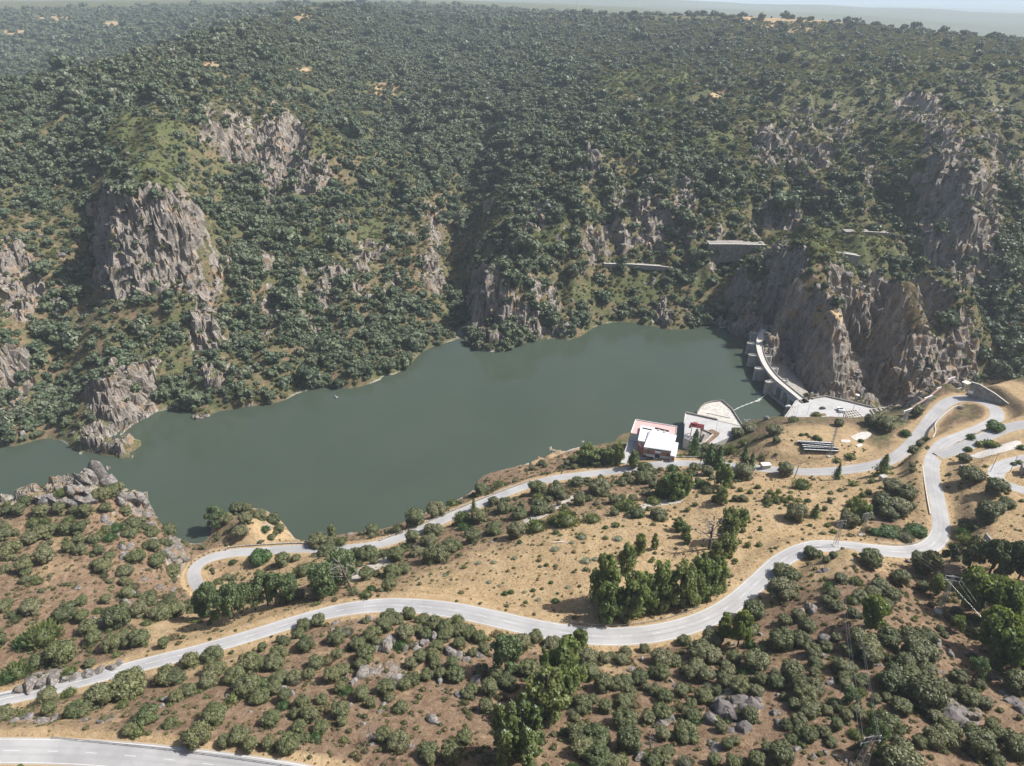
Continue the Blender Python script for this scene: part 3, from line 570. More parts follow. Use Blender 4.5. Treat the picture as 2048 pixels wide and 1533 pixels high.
def core(c, r, nu=9, nv=6):
    V = []; F = []
    for i in range(nv + 1):
        th = math.pi * i / nv
        for j in range(nu):
            ph = 2 * math.pi * j / nu; V.append((c[0] + r[0] * math.sin(th) * math.cos(ph), c[1] + r[1] * math.sin(th) * math.sin(ph), c[2] + r[2] * math.cos(th)))
    for i in range(nv):
        for j in range(nu): F.append((i * nu + j, (i + 1) * nu + j, (i + 1) * nu + (j + 1) % nu, i * nu + (j + 1) % nu))
    return np.array(V), np.array(F)
def join(parts):
    V = []; F = []; n = 0
    for v, f in parts: V.append(v); F.append(f + n); n += len(v)
    return np.vstack(V), np.vstack(F)
def lumpy(lumps, per, s, lo=-.55, jit=.6, cores=.72):
    """Cards over a set of lumps (x,y,z,rx,rz)."""
    parts = []; n_tot = 0
    for x, y, z, r, rz in lumps:
        d = unit(int(per * 2)); d = d[d[:, 2] > lo][:per]
        q = np.array([x, y, z]) + d * np.array([r, r, rz]) * rng.uniform(.80, 1.08, (len(d), 1))
        N = d + jit * unit(len(d)); N /= np.linalg.norm(N, axis=1)[:, None]
        parts.append(cards(q, N, s)); parts.append(core((x, y, z), (r * cores, r * cores, rz * cores), 7, 5))
    return join(parts)
def oak_lumps(n=20, flat=1.0, spread=1.0):
    L = [(0, 0, .62 * flat, .62 * spread, .55 * flat)]
    for i in range(n):
        r = math.sqrt(rng.uniform(0, 1)) * .70 * spread; a = rng.uniform(0, 2 * math.pi); q = rng.uniform(.26, .42)
        zz = (.50 + .62 * math.sqrt(max(0, 1 - (r / .95) ** 2)) * rng.uniform(.72, 1.05)) * flat
        L.append((r * math.cos(a), r * math.sin(a), zz, q, q * .85))
    for i in range(n // 2):
        a = rng.uniform(0, 2 * math.pi); r = rng.uniform(.5, .74) * spread; q = rng.uniform(.22, .34)
        L.append((r * math.cos(a), r * math.sin(a), rng.uniform(.28, .55) * flat, q, q * .85))
    return L
def trunk_mesh(h, r, limbs=4, spread=.5, m=None, lean=0.0):
    mb = MB(); top = (lean, 0, h); mb.bar((0, 0, -.25), (lean * .5, 0, h * .55), r * 1.25, r * .85, 6); mb.bar((lean * .5, 0, h * .55), top, r * .85, r * .5, 6)
    for i in range(limbs):
        a = 2 * math.pi * (i + rng.uniform(-.3, .3)) / limbs; b = rng.uniform(.45, .9); z0 = h * b
        mb.bar((lean * b, 0, z0), (lean * b + spread * math.cos(a), spread * math.sin(a), z0 + spread * rng.uniform(.5, 1.1)), r * .5, r * .18, 5)
    me = bpy.data.meshes.new("trunk"); me.from_pydata(mb.v, [], mb.f); me.update(); me.materials.append(m or M_BARK); return me
def leafy(parts, m): return np_mesh("crown", parts[0], parts[1], m)
def clean(n):
    return [leafy(lumpy(oak_lumps(), n, s, jit=.55), m) for s, m in ()]
OAK_CROWNS = [leafy(lumpy(oak_lumps(int(rng.integers(22, 34)), f, sp_), 125, .056, -.55, .5), M_OAK) for f, sp_ in ((1, 1), (.9, 1.1), (1.12, .9), (1, 1.05), (.85, 1.15), (1.2, .85), (.95, 1), (1.05, 1.1))]
OAK_TRUNKS = [trunk_mesh(.75, .075, 4, .4) for _ in range(3)]
BUSH_CROWNS = [leafy(lumpy([(0, 0, .45, .85, .6)] + [(x * .5, y * .5, .5, .5, .5) for x, y in ((1, 0), (-.6, .8), (-.4, -.9), (.3, .9))], 320, .085), m) for m in (M_DARKG, M_OAK)]
FRESH_CROWNS = []
for k in range(3):
    L = oak_lumps(22, 1.15); L = [(x, y, z + .25, r * .85, rz * .8) for x, y, z, r, rz in L]
    FRESH_CROWNS.append(leafy(lumpy(L, 95, .095, -.8, .9, .5), M_GREEN))
EUC_CROWNS = [leafy(lumpy([(x, y, z * 1.3 + .3, r * .8, rz * .8) for x, y, z, r, rz in oak_lumps(24, 1.2)], 95, .075, -.8, .8, .55), M_OAK) for k in range(2)]
def poplar_parts(hh, n=36, w_=.98, qr=(.15, .32)):
    L = []
    for i in range(n):
        u_ = rng.uniform(.06, 1) ; rr = w_ * (math.sin(math.pi * min(1, .22 + u_ * .66)) ** .6); a = rng.uniform(0, 2 * math.pi); q = rng.uniform(*qr); k_ = rng.uniform(.3, 1.12)
        L.append((rr * .88 * math.cos(a) * k_, rr * .88 * math.sin(a) * k_, u_ * hh * .93 + .1, q, q * 1.1))
    return lumpy(L, 60, .085, -.9, .7, .5)
POP_CROWNS = [leafy(poplar_parts(h_, n_, w_), M_POP) for h_, n_, w_ in ((2.25, 62, 1.0), (2.05, 54, 1.05), (2.4, 60, .9), (2.2, 58, .95))]
SLIM_CROWNS = [leafy(poplar_parts(4.6, 70, .62, (.10, .22)), M_POP) for _ in range(2)]
POP_TRUNK = trunk_mesh(2.2, .07, 4, .35); SLIM_TRUNK = trunk_mesh(3.4, .07, 5, .3)
def pine_parts():
    L = []
    for i in range(20):
        r = math.sqrt(rng.uniform(0, 1)) * .8; a = rng.uniform(0, 2 * math.pi); q = rng.uniform(.24, .4)
        L.append((r * math.cos(a), r * math.sin(a), 1.15 + .85 * (1 - r * r) * rng.uniform(.5, 1.1), q, q * .75))
    for i in range(9):
        a = rng.uniform(0, 2 * math.pi); L.append((.6 * math.cos(a), .6 * math.sin(a), rng.uniform(.55, 1.2), rng.uniform(.2, .34), .2))
    return lumpy(L, 120, .06, -.7, .8, .6)
PINE_CROWNS = [leafy(pine_parts(), M_PINE) for _ in range(3)]
PINE_TRUNKS = [trunk_mesh(1.7, .075, 6, .55, None, l) for l in (.12, -.1)]
def cone_parts(hh=2.6, n=1100, w_=1.25):
    u_ = rng.uniform(0, 1, n) ** 1.25; a = rng.uniform(0, 2 * math.pi, n); lay = (np.abs(((u_ * 11) % 1) - .5) * 2)
    r = w_ * (1 - u_) ** .8 * (.42 + .58 * lay) * rng.uniform(.35, 1.1, n) * (1 + .3 * np.sin(a * 3 + u_ * 17)) + .04
    q = np.column_stack([r * np.cos(a), r * np.sin(a), .15 + u_ * hh]); N = np.column_stack([np.cos(a), np.sin(a), np.full(n, .9)]) + .6 * unit(n); N /= np.linalg.norm(N, axis=1)[:, None]
    return join([cards(q, N, .11), core((0, 0, .9), (w_ * .35, w_ * .35, .8))])
CONE_CROWNS = [leafy(cone_parts(), m) for m in (M_DARKG, M_GREEN)]
CONE_TRUNK = trunk_mesh(1.6, .06, 0)
def broom_parts(n=700, s=.05, up=1.0):
    d = unit(n * 2); d = d[d[:, 2] > -.1][:n]; q = d * np.array([1, 1, .8]) * rng.uniform(.45, 1.05, (len(d), 1)); q[:, 2] += .12
    a = np.cross(d, unit(len(d))); a /= np.linalg.norm(a, axis=1)[:, None]; l = (d + np.array([0, 0, .6 * up])); l /= np.linalg.norm(l, axis=1)[:, None]
    V = np.stack([q - a * s - l * s * 1.2, q + a * s - l * s * 1.2, q + a * s * .5 + l * s * 2.6, q - a * s * .5 + l * s * 2.6], 1).reshape(-1, 3)
    return join([(V, np.arange(len(V)).reshape(-1, 4)), core((0, 0, .3), (.7, .7, .48))])
BROOMS = [leafy(broom_parts(), m) for m in (M_BROOM, M_GREY, M_PALE, M_SCRUB, M_DARKG)]
SHRUB_SMALL = [leafy(broom_parts(160, .10), m) for m in (M_SCRUB, M_SCRUB, M_BROOM)]
def tuft(n=60):
    a = rng.uniform(0, 2 * math.pi, n); r = rng.uniform(0, .8, n); q = np.column_stack([r * np.cos(a), r * np.sin(a), np.zeros(n)])
    d = np.column_stack([np.cos(a) * .5 * r, np.sin(a) * .5 * r, rng.uniform(.35, .8, n)]) + .12 * unit(n); s = np.cross(d, unit(n)); s /= np.linalg.norm(s, axis=1)[:, None]; s *= .07
    V = np.stack([q - s, q + s, q + d + s * .3, q + d - s * .3], 1).reshape(-1, 3); return V, np.arange(4 * n).reshape(n, 4)
M_STRAW = leaf_mat("dry_grass", [(.48, .36, .20), (.58, .45, .27), (.42, .31, .17)], .2, .9, .1)
TUFTS = [leafy(tuft(), M_STRAW) for _ in range(2)]
FAR_CROWNS = [leafy(lumpy(oak_lumps(int(rng.integers(9, 14)), f, s_), 30, .15), M_OAKF) for f, s_ in ((1, 1), (.85, 1.1), (1.1, 1.), (1.2, .85), (.8, 1.2), (1, 1.1))]
# rocks
M_STONE = mat("granite", (.3, .28, .26), .9, spec=.2); t = NT(M_STONE); p = t.pos()
a = t.noise(.8, p, 8, .75); c = t.ramp(a, [(.32, (.06, .054, .05)), (.46, (.17, .157, .145)), (.58, (.27, .25, .235)), (.72, (.40, .38, .355))])
c = t.mix(t.remap(t.noise(.25, p, 4, .7), .58, .7), c, (.33, .23, .14)); c = t.mix(t.remap(t.vor(.45, p, 'DISTANCE_TO_EDGE'), 0, .06, .7, 0), c, (.06, .05, .045)); t.col(c)
t.bump(a, .8, .6)
M_DSTONE = weathered("dark_schist", (.135, .12, .115), .4, .35, .85, False, .6)
def rock_mesh(seed, flat=.7, m=None):
    r = np.random.default_rng(seed); V, F = core((0, 0, 0), (1, 1, 1), 22, 14)
    pl = r.normal(size=(16, 3)); pl /= np.linalg.norm(pl, axis=1)[:, None]; dist = r.uniform(.52, .95, 16)
    for k in range(16):                       # facets: cut by planes
        h = V @ pl[k]; V = V - np.maximum(h - dist[k], 0)[:, None] * pl[k]
    V += .03 * r.normal(size=V.shape); V *= np.array([1, r.uniform(.7, 1), flat]); V[:, 2] += flat * .35
    return np_mesh("boulder", V, F, m or M_STONE)
ROCKS = [rock_mesh(s, f) for s, f in ((1, .65), (2, .8), (3, .5), (4, 1.0), (5, .7), (6, .55))]
DROCKS = [rock_mesh(s, f, M_DSTONE) for s, f in ((11, .5), (12, .65), (13, .4))]
# ---- uncountable cover: points that carry instances
def stuff(name, protos, pts, scale, label, cat, zrot=None, flat=None):
    me = bpy.data.meshes.new(name); me.vertices.add(len(pts)); me.vertices.foreach_set("co", np.asarray(pts, np.float32).ravel())
    n = len(pts); sc = np.asarray(scale, np.float32); sc = np.repeat(sc[:, None], 3, 1) if sc.ndim == 1 else sc
    for nm, ty, arr, key in (("size", 'FLOAT_VECTOR', sc, "vector"), ("turn", 'FLOAT_VECTOR', np.column_stack([np.zeros(n), np.zeros(n), rng.uniform(0, 6.28, n)]), "vector"), ("pick", 'INT', rng.integers(0, len(protos), n), "value")):
        at = me.attributes.new(nm, ty, 'POINT'); at.data.foreach_set(key, np.asarray(arr, np.int32 if ty == 'INT' else np.float32).ravel())
    o = tag(new_obj(name, me), label, cat, kind="stuff")
    col = bpy.data.collections.new(name + "_kinds")
    for i, q in enumerate(protos): col.objects.link(bpy.data.objects.new("%s_kind_%d" % (name, i), q))
    g = bpy.data.node_groups.new(name, 'GeometryNodeTree'); g.interface.new_socket("Geometry", in_out='INPUT', socket_type='NodeSocketGeometry'); g.interface.new_socket("Geometry", in_out='OUTPUT', socket_type='NodeSocketGeometry')
    N = g.nodes; gi = N.new("NodeGroupInput"); go = N.new("NodeGroupOutput"); io = N.new("GeometryNodeInstanceOnPoints"); ci = N.new("GeometryNodeCollectionInfo")
    ci.inputs["Collection"].default_value = col; ci.inputs["Separate Children"].default_value = True; ci.inputs["Reset Children"].default_value = True
    io.inputs["Pick Instance"].default_value = True
    def na(nm, ty):
        x = N.new("GeometryNodeInputNamedAttribute"); x.data_type = ty; x.inputs[0].default_value = nm; return x.outputs["Attribute"]
    L = g.links; L.new(gi.outputs[0], io.inputs["Points"]); L.new(ci.outputs[0], io.inputs["Instance"]); L.new(na("pick", 'INT'), io.inputs["Instance Index"])
    L.new(na("turn", 'FLOAT_VECTOR'), io.inputs["Rotation"]); L.new(na("size", 'FLOAT_VECTOR'), io.inputs["Scale"]); L.new(io.outputs[0], go.inputs[0])
    md = o.modifiers.new("cover", 'NODES'); md.node_group = g
    return o
def scatter(n, r0, r1, power=2.0):
    """Random places between two distances, even over the ground."""
    th = rng.uniform(rad(-57), rad(57), n); rr = np.sqrt(rng.uniform(r0 ** 2, r1 ** 2, n)); return rr * np.sin(th), rr * np.cos(th)
def cover_at(x, y):
    z = H(x, y); px, py, zc = project(x, y, z); return z, map_at(TM, px, py), px, py
far_pts = []; far_sc = []
for r0, r1, n, dia in ((380, 650, 26000, 7.4), (650, 1000, 34000, 8.6), (1000, 1500, 46000, 9.8), (1500, 2400, 66000, 11), (2400, 4200, 60000, 16)):
    x, y = scatter(n, r0, r1); z, tc, px, py = cover_at(x, y); rk = grid_at(rock, x, y); e = grid_at(edge, x, y); sl = grid_at(SL2, x, y)
    cl = fbm(x / 45, y / 45, 120, 3) + .5 * fbm(x / 14, y / 14, 130, 2)
    area = rad(114) / 2 * (r1 ** 2 - r0 ** 2); per = n * math.pi * (dia / 2) ** 2 / area       # cover at probability 1
    zx = (H(x + 4, y) - H(x - 4, y)) / 8; zy = (H(x, y + 4) - H(x, y - 4)) / 8; nl = np.sqrt(1 + zx ** 2 + zy ** 2)
    vx, vy, vz = -x, -y, CAM[2] - z; vl = np.sqrt(vx ** 2 + vy ** 2 + vz ** 2); ci = np.clip((-zx * vx - zy * vy + vz) / (nl * vl), .10, 1)
    cl = cl + .45 * fbm(x / 170, y / 170, 140, 3)
    for a_, b_, rx_, ry_, wd_, wg_, wr_ in PATCH:
        if wg_ >= .8 or wd_ >= .85: tc = tc * (1 - .7 * np.clip(1.4 - 1.2 * (((px - a_) / rx_) ** 2 + ((py - b_) / ry_) ** 2), 0, 1))
    tcov = np.clip(tc * np.where(y < 1300, 1.16, 1.0) + .06 * (y < 700) + .40 * cl * (.3 + .7 * tc), 0.01, .975)
    want = -np.log(1 - tcov) * (.25 + .75 * ci) / per
    farside = (y > 415) | (x < -400)
    farside &= ~((x > 100) & (y < 470)) 
    ok = (rng.uniform(0, 1, n) < want * (1 - .72 * rk)) & ((z > .5) | (low(x, y) < 0)) & (e > 4) & farside & ~((py > 895) & (px > 0) & (px < 2048)) & (px > -250) & (px < 2300)
    ok &= (sl < 2.2)
    x, y, z = x[ok], y[ok], z[ok]; d = dia * np.exp(rng.normal(-.10, .42, len(x))) * np.clip(1 + .12 * cl[ok], .8, 1.3)
    far_pts.append(np.column_stack([x, y, z - .12 * d])); far_sc.append(d / 2)
far_pts = np.vstack(far_pts); far_sc = np.concatenate(far_sc)
print("far trees", len(far_pts))
stuff("far_woodland", FAR_CROWNS, far_pts, far_sc, "holm oak and juniper woodland covering the far side of the gorge and plateau", "woodland")
# ------------------------------------------------------------------ single trees, shrubs and boulders of the near bank
LAND = [("the stone hut", 1900, 1140), ("the poplar grove", 1310, 1165), ("the dead pine", 692, 1165), ("the hairpin's round bush", 523, 1108), ("the rock pinnacle", 195, 945),
    ("the white-tipped poplars", 1035, 1440), ("the knoll pylon", 1672, 1070), ("the concrete pole", 1592, 945), ("the powerhouse", 1310, 885), ("the solar rows", 1632, 897),
    ("the lowest pylon", 1688, 1500), ("the valley pylon", 1885, 1190), ("the dark outcrop", 1475, 1415), ("the grey slab outcrop", 1905, 1430), ("the red crane", 1390, 865),
    ("the waterside road rail", 900, 1020), ("the roadside rock bank", 100, 1360), ("the upright boulder", 917, 1308), ("the pale field shrub", 1172, 1118), ("the bleached fallen trunk", 1118, 1086),
    ("the road corner bush", 1988, 847), ("the field bend guardrail", 1260, 1250), ("the bottom road guardrail", 330, 1505), ("the broken slab ledge", 774, 1290), ("the spreading green trees", 1960, 1215),
    ("the lone roadside oak", 649, 1213), ("the bay headland", 500, 1030), ("the tall pines", 460, 1190), ("the slope pylon", 1728, 1050), ("the gantry row", 1840, 815)]
ORD = "nearest second third fourth fifth sixth seventh eighth ninth tenth eleventh twelfth thirteenth fourteenth fifteenth sixteenth seventeenth eighteenth nineteenth twentieth".split()
NAMED = []       # (object, phrase, plain kind, px, py)
def name_later(o, phrase, kind, px, py): NAMED.append((o, phrase, kind, px, py))
def name_all():
    box = {}
    for o, ph, kd, px, py in NAMED:
        L = sorted(LAND, key=lambda l: math.hypot(px - l[1], py - l[2])); l = L[0]; dx, dy = px - l[1], py - l[2]
        k = int(((math.degrees(math.atan2(-dy, dx)) + 382.5) % 360) // 45)
        d = ("right of", "above and right of", "above", "above and left of", "left of", "below and left of", "below", "below and right of")[k]
        box.setdefault((kd, l[0], d), []).append((math.hypot(dx, dy), o, ph))
    for (kd, l, d), v in box.items():
        for i, (r, o, ph) in enumerate(sorted(v, key=lambda q: q[0])):
            o["label"] = "%s, %s %s %s" % (ph, ORD[min(i, 19)] if i or len(v) > 1 else "just", d, l) if not (i == 0 and len(v) == 1) else "%s %s %s" % (ph, d, l)
def size_word(m, a, b): return "small" if m < a else ("large" if m > b else "medium")
def plant(name, parts, loc, scale, cat, group, rz=None):
    """A tree as a thing: an Empty at its foot carrying trunk and crown."""
    o = bpy.data.objects.new(name, None); COL.objects.link(o); o.location = loc; o.empty_display_size = .3
    o.scale = scale if hasattr(scale, '__len__') else (scale,) * 3; o.rotation_euler = (0, 0, rng.uniform(0, 6.28) if rz is None else rz)
    o["category"] = cat; o["group"] = group
    for nm, me in parts: new_obj(nm, me, o)
    return o
def single(name, me, loc, scale, cat, group, rz=None, tilt=0.0):
    o = new_obj(name, me); o.location = loc; o.scale = scale if hasattr(scale, '__len__') else (scale,) * 3
    o.rotation_euler = (rng.uniform(-tilt, tilt), rng.uniform(-tilt, tilt), rng.uniform(0, 6.28) if rz is None else rz); o["category"] = cat; o["group"] = group
    return o
def T3(txt): return np.array([[float(q) for q in t.split(',')[:3]] for t in txt.split()])
OAKS = T3("""65,1216,44 135,1224,50 169,1234,34 181,1256,44 190,1274,38 226,1284,46 282,1276,46 258,1282,34 129,1306,60 81,1322,40 141,1343,30 6,1216,28 4,1284,36
103,1395,46 139,1383,30 202,1395,62 157,1417,46 258,1367,80 246,1409,26 299,1431,54 262,1460,30 343,1446,32 432,1429,56 399,1468,60 480,1470,46 504,1490,34 452,1482,30 12,1427,40 339,1351,54 383,1322,42 355,1355,42
432,1335,46 428,1308,46 420,1359,44 472,1351,44 500,1327,50 379,1381,34 355,1395,30 498,1371,52 395,1304,30 339,1214,46 323,1226,44 355,1222,44 395,1216,34 299,1201,36 282,1222,40 258,1189,30 238,1230,84
607,1250,34 637,1240,30 613,1288,40 570,1284,24 558,1306,38 550,1326,40 516,1326,40 560,1353,36 590,1355,34 619,1347,26 633,1326,34 665,1351,40 685,1339,36 550,1377,36 518,1369,40 522,1393,40 572,1393,34 544,1435,44
568,1411,28 607,1405,38 595,1427,28 621,1427,40 643,1399,26 681,1419,44 685,1443,24 641,1452,38 599,1454,32 611,1476,24 579,1484,52 538,1486,30 633,1472,26 746,1266,38 718,1290,34 673,1274,40 770,1250,40 778,1234,40
794,1238,32 819,1228,32 811,1266,44 802,1288,30 821,1288,24 754,1284,24 734,1310,44 722,1326,32 851,1268,28 845,1238,32 869,1246,36 893,1256,40 889,1270,32 920,1258,36 881,1226,26 915,1238,28 857,1224,20 974,1242,28
994,1268,28 960,1274,34 938,1270,28 919,1286,26 875,1294,32 867,1310,34 871,1327,30 839,1314,36 823,1327,32 825,1357,34 911,1347,40 905,1327,30 881,1347,28 962,1339,34 968,1298,26 946,1304,22 992,1351,38 942,1379,32
774,1373,42 726,1387,40 693,1379,30 744,1407,26 802,1415,30 798,1480,50 855,1500,46 861,1518,30 905,1504,54 928,1476,42 980,1375,42 1012,1359,40 972,1411,36 1072,1272,34 1044,1284,42 1030,1308,38 1105,1286,38
1133,1286,34 1056,1335,46 1175,1314,46 1179,1343,46 1242,1320,30 1288,1298,24 1278,1355,42 1323,1343,42 1323,1314,46 1347,1322,30 1310,1379,32 1329,1391,34 1361,1379,36 1399,1302,56 1423,1310,46 1389,1339,54
1411,1351,42 1419,1282,48 1452,1339,38 1452,1359,40 1476,1375,42 1464,1318,38 1508,1322,58 1512,1383,32 1405,1391,40 1381,1407,26 1359,1413,26 1323,1423,42 1296,1435,32 1385,1431,34 1371,1462,54 1323,1468,38
1250,1437,54 1256,1480,64 1246,1403,38 1256,1387,38 1234,1367,34 1206,1367,46 1163,1407,44 1210,1415,34 1193,1470,60 1157,1464,52 1165,1496,56 1197,1512,54 1230,1524,44 1496,1431,40 1427,1520,32 1464,1524,34 1306,1522,34
1532,1496,30 1504,1224,52 1494,1254,46 1367,1282,28 1564,1177,58 1580,1155,44 1657,1173,24 1679,1157,26 1711,1161,28 1758,1169,38 1742,1183,34 1717,1191,32 1665,1185,32 1782,1193,36 1766,1209,36 1653,1201,24 1671,1211,32
1705,1201,28 1703,1226,24 1594,1232,34 1568,1242,32 1609,1254,44 1560,1278,58 1602,1278,40 1623,1302,36 1772,1274,52 1818,1270,42 1851,1272,40 1832,1302,76 1722,1286,66 1697,1298,40 1738,1316,48 1715,1308,28 1806,1330,46
1851,1341,46 1786,1359,80 1818,1351,48 1677,1333,38 1697,1335,36 1713,1359,28 1691,1371,32 1629,1327,32 1580,1343,54 1552,1363,40 1597,1367,46 1625,1375,44 1609,1387,48 1586,1407,30 1617,1419,46 1651,1419,26 1722,1383,24
1750,1397,22 1713,1423,38 1691,1431,32 1671,1450,32 1645,1464,28 1615,1468,38 1661,1484,26 1798,1413,46 1766,1448,66 1843,1391,84 1879,1375,42 1915,1353,36 1933,1391,50 1964,1407,34 1956,1369,26 1794,1516,90 1560,1506,56
1865,1433,36 1875,1472,64 1895,1456,48 1948,1484,72 1980,1452,34 1992,1472,44 2028,1492,64 2036,1189,70 2036,1234,60 2040,1290,60 2028,1363,60 1798,1157,42 1843,1173,30 1547,931,24 1569,943,36 1591,1026,50 1807,911,30
1827,903,26 1839,891,22 1852,878,20 1857,866,18 1779,976,52 1809,988,42 1761,1008,50 1794,1013,54 1774,1028,42 1696,1041,40 1926,918,26 1937,951,50 1988,976,50 2011,1006,32 1969,1028,52 1994,1018,32 1929,1051,32 1839,1128,54
1736,1118,50 1701,1087,28 1679,1086,24 1659,1082,18 1724,1095,18 1626,1089,24 1597,1102,22 1619,1109,32 1635,1109,22 1652,1119,18 1665,1111,18 1566,1144,46 1741,841,30 1769,846,40 1829,823,36 1676,847,20 1632,829,20 1586,839,22
1547,861,36 1552,881,18 1473,869,30 1497,857,34 1456,873,20 1463,900,30 1434,903,30 1410,899,26 1487,947,44 1507,938,24 1344,936,26 1291,938,38 1288,954,40 1315,933,14 1413,944,28 1388,935,22 1363,887,24 1404,968,28
1074,977,40 1112,982,40 1079,1015,44 1079,995,30 1039,1028,34 1199,975,46 1154,965,26 1159,1003,28 1032,1063,44 1274,1026,30 1317,1029,36 1307,1000,30 1415,980,28 1482,1035,26 1229,1001,28
620,1090,44 655,1103,40 637,1080,38 567,1120,38 662,1083,24 682,1080,26 720,1090,34 737,1108,44 712,1108,30 793,1110,42 783,1076,32 750,1080,30 825,1078,34 858,1080,38 860,1060,26 835,1104,28 873,1108,54 903,1090,44 945,1073,44
958,1035,38 988,1058,38 928,1053,26 988,1005,24 1008,1015,30 875,1063,30 830,1038,46 873,1015,56 905,1005,26 745,1060,28 720,1055,26 795,1056,28 963,980,34 1000,968,28 785,1143,42 808,1140,30 780,1170,36 732,1150,38 657,1140,44 610,1140,40 600,1190,26 577,1195,30
316,1025,26 55,1006,28 40,1021,28 18,1021,24 83,1021,34 125,986,28 120,1016,28 148,1021,18 205,988,40 225,986,30 238,978,26 173,1021,32 213,1018,24 253,1023,24 70,1043,26 93,1041,20 140,1041,26 105,1058,30 135,1058,30
163,1058,32 230,1056,28 265,1053,40 286,1043,20 263,1068,30 85,1063,38 63,1078,34 10,1056,24 12,1071,34 22,1101,48 95,1111,46 163,1101,28 200,1103,24 140,1096,26 160,1081,26 190,1078,24 220,1076,28 306,1066,32 338,1061,36
356,1068,28 336,1088,20 371,1053,40 396,1078,36 391,1048,28 453,1038,32 483,1066,36 491,1036,30 476,1018,30 471,1006,26 496,1018,24 311,1096,30 276,1113,36 316,1121,38 300,1091,26 228,1113,14 53,1118,30 53,1134,38 208,1131,40 253,1141,34 346,1144,36
518,1030,32 548,1040,30 560,1060,24 530,1058,22 540,1020,24""")
def place(px, py, d, drop=.25):
    q = hit(px, py + drop * d); zc = project(q[:, 0], q[:, 1], q[:, 2])[2]; return q, d * zc / FPX
q, dm = place(OAKS[:, 0], OAKS[:, 1], OAKS[:, 2])
order = np.argsort(-OAKS[:, 2]); keep = set(order[:296].tolist()); small_pts, small_sc = [], []
for i in range(len(OAKS)):
    if q[i, 2] < .4 or grid_at(edge, q[i, 0], q[i, 1]) < .6: continue
    if i not in keep: small_pts.append(q[i]); small_sc.append(dm[i] / 2); continue
    k = int(rng.integers(0, len(OAK_CROWNS))); R = min(dm[i] / 2 * .95, 6.5)
    o = plant("holm_oak", (("trunk", OAK_TRUNKS[k % 3]), ("crown", OAK_CROWNS[k])), q[i], (R, R * rng.uniform(.9, 1.08), R * rng.uniform(.85, 1.05)), "tree", "holm oaks of the near slopes")
    name_later(o, size_word(OAKS[i, 2], 32, 50) + " grey-green holm oak", "oak", OAKS[i, 0], OAKS[i, 1])
# the ones too many to count: fill between the named oaks
x, y = scatter(9000, 105, 400); z, tc, px, py = cover_at(x, y); e = grid_at(edge, x, y); rk = grid_at(rock, x, y); pd = grid_at(pad.astype(float), x, y)
cl = fbm(x / 22, y / 22, 300, 3)
ok = (rng.uniform(0, 1, len(x)) < np.clip(tc + .5 * cl - np.where((py > 875) & (py < 1010) & (px > 1050) & (px < 1560), -.12, np.where((px < 1020) & ~((py < 1165) & (px > 560)) & ~((px < 470) & (py < 1330)), .22, .03)), 0, 1) ** 1.5 * .5) & (z > 1.2) & (e > 3.5) & (pd < .1) & (rk < .6) & (px > -300) & (px < 2350)
ok &= ~((px > 780) & (px < 1640) & (py > 1030) & (py < 1250)) & ~((px > 1480) & (px < 1800) & (py > 840) & (py < 1000))
offscreen = (px < -20) | (px > 2068) | (py > 1560)
small_pts += list(np.column_stack([x, y, z])[ok]); small_sc += list(rng.uniform(.9, 2.8, ok.sum()) * np.where(offscreen[ok], 1.4, 1))
stuff("small_bushes", OAK_CROWNS + [BROOMS[0], BROOMS[3], BROOMS[4]], np.array(small_pts) - np.array([0, 0, .15]), np.array(small_sc), "small oak and broom bushes filling the gaps on the near slopes", "bushes")
def trees(txt, name, crowns, trunk, phrase, kind, group, unit_h, wide=1.0, foot=True):
    """x, y of the foot in the photo, height in photo points, crown width."""
    A = np.array([[float(q) for q in t.split(',')] for t in txt.split()]); q = hit(A[:, 0], A[:, 1])
    for a, p_ in zip(A, q):
        zc = project(*p_)[2]; dep = math.atan2(CAM[2] - p_[2], math.hypot(p_[0], p_[1])); hm = a[2] * zc / FPX / max(.6, math.cos(dep)) * {'poplar': .72, 'green_tree': .85, 'spreading_tree': .85, 'eucalyptus': .85}.get(name, 1); wm_ = a[3] * zc / FPX / 2 * {'poplar': 1.0, 'spreading_tree': .85, 'green_tree': .88, 'eucalyptus': .9}.get(name, 1)
        k = int(rng.integers(0, len(crowns))); parts = [("crown", crowns[k])]
        if trunk: parts.insert(0, ("trunk", trunk[k % len(trunk)]))
        o = plant(name, parts, p_ - np.array([0, 0, .1]), (wm_, wm_, hm / unit_h), "tree", group); name_later(o, phrase, kind, a[0], a[1] - a[2] * .5)
trees("1207,1208,118,62 1215,1238,90,50 1262,1232,112,60 1290,1222,105,50 1317,1216,118,60 1357,1212,112,58 1400,1190,110,62 1430,1180,85,44 1245,1236,70,40 1385,1205,80,44 1252,1142,70,36 1450,1112,60,36 1430,1118,48,28", "poplar", POP_CROWNS, [POP_TRUNK], "green poplar", "poplar", "poplars on the dry field", 2.4)
trees("1450,1085,92,44 1482,1052,46,28 1277,1110,56,26 1308,1100,44,13 1442,1010,46,24 1357,1062,34,26 1371,1076,34,22 1372,1088,26,16 1266,935,46,22 1344,996,70,44 1366,990,60,30 1325,990,48,28 1445,975,60,36 1440,1003,38,20 1721,1042,52,30 1235,930,56,24 1197,930,40,36 1175,925,50,40 1215,928,44,34 665,1075,34,17", "poplar", POP_CROWNS, [POP_TRUNK], "light green poplar", "light poplar", "light green poplars along the river road", 2.4)
trees("1129,1385,118,82 1092,1430,110,80 1159,1300,46,38 1120,1410,90,50", "poplar", POP_CROWNS, [POP_TRUNK], "broad green poplar", "broad poplar", "poplars of the wet hollow", 2.4)
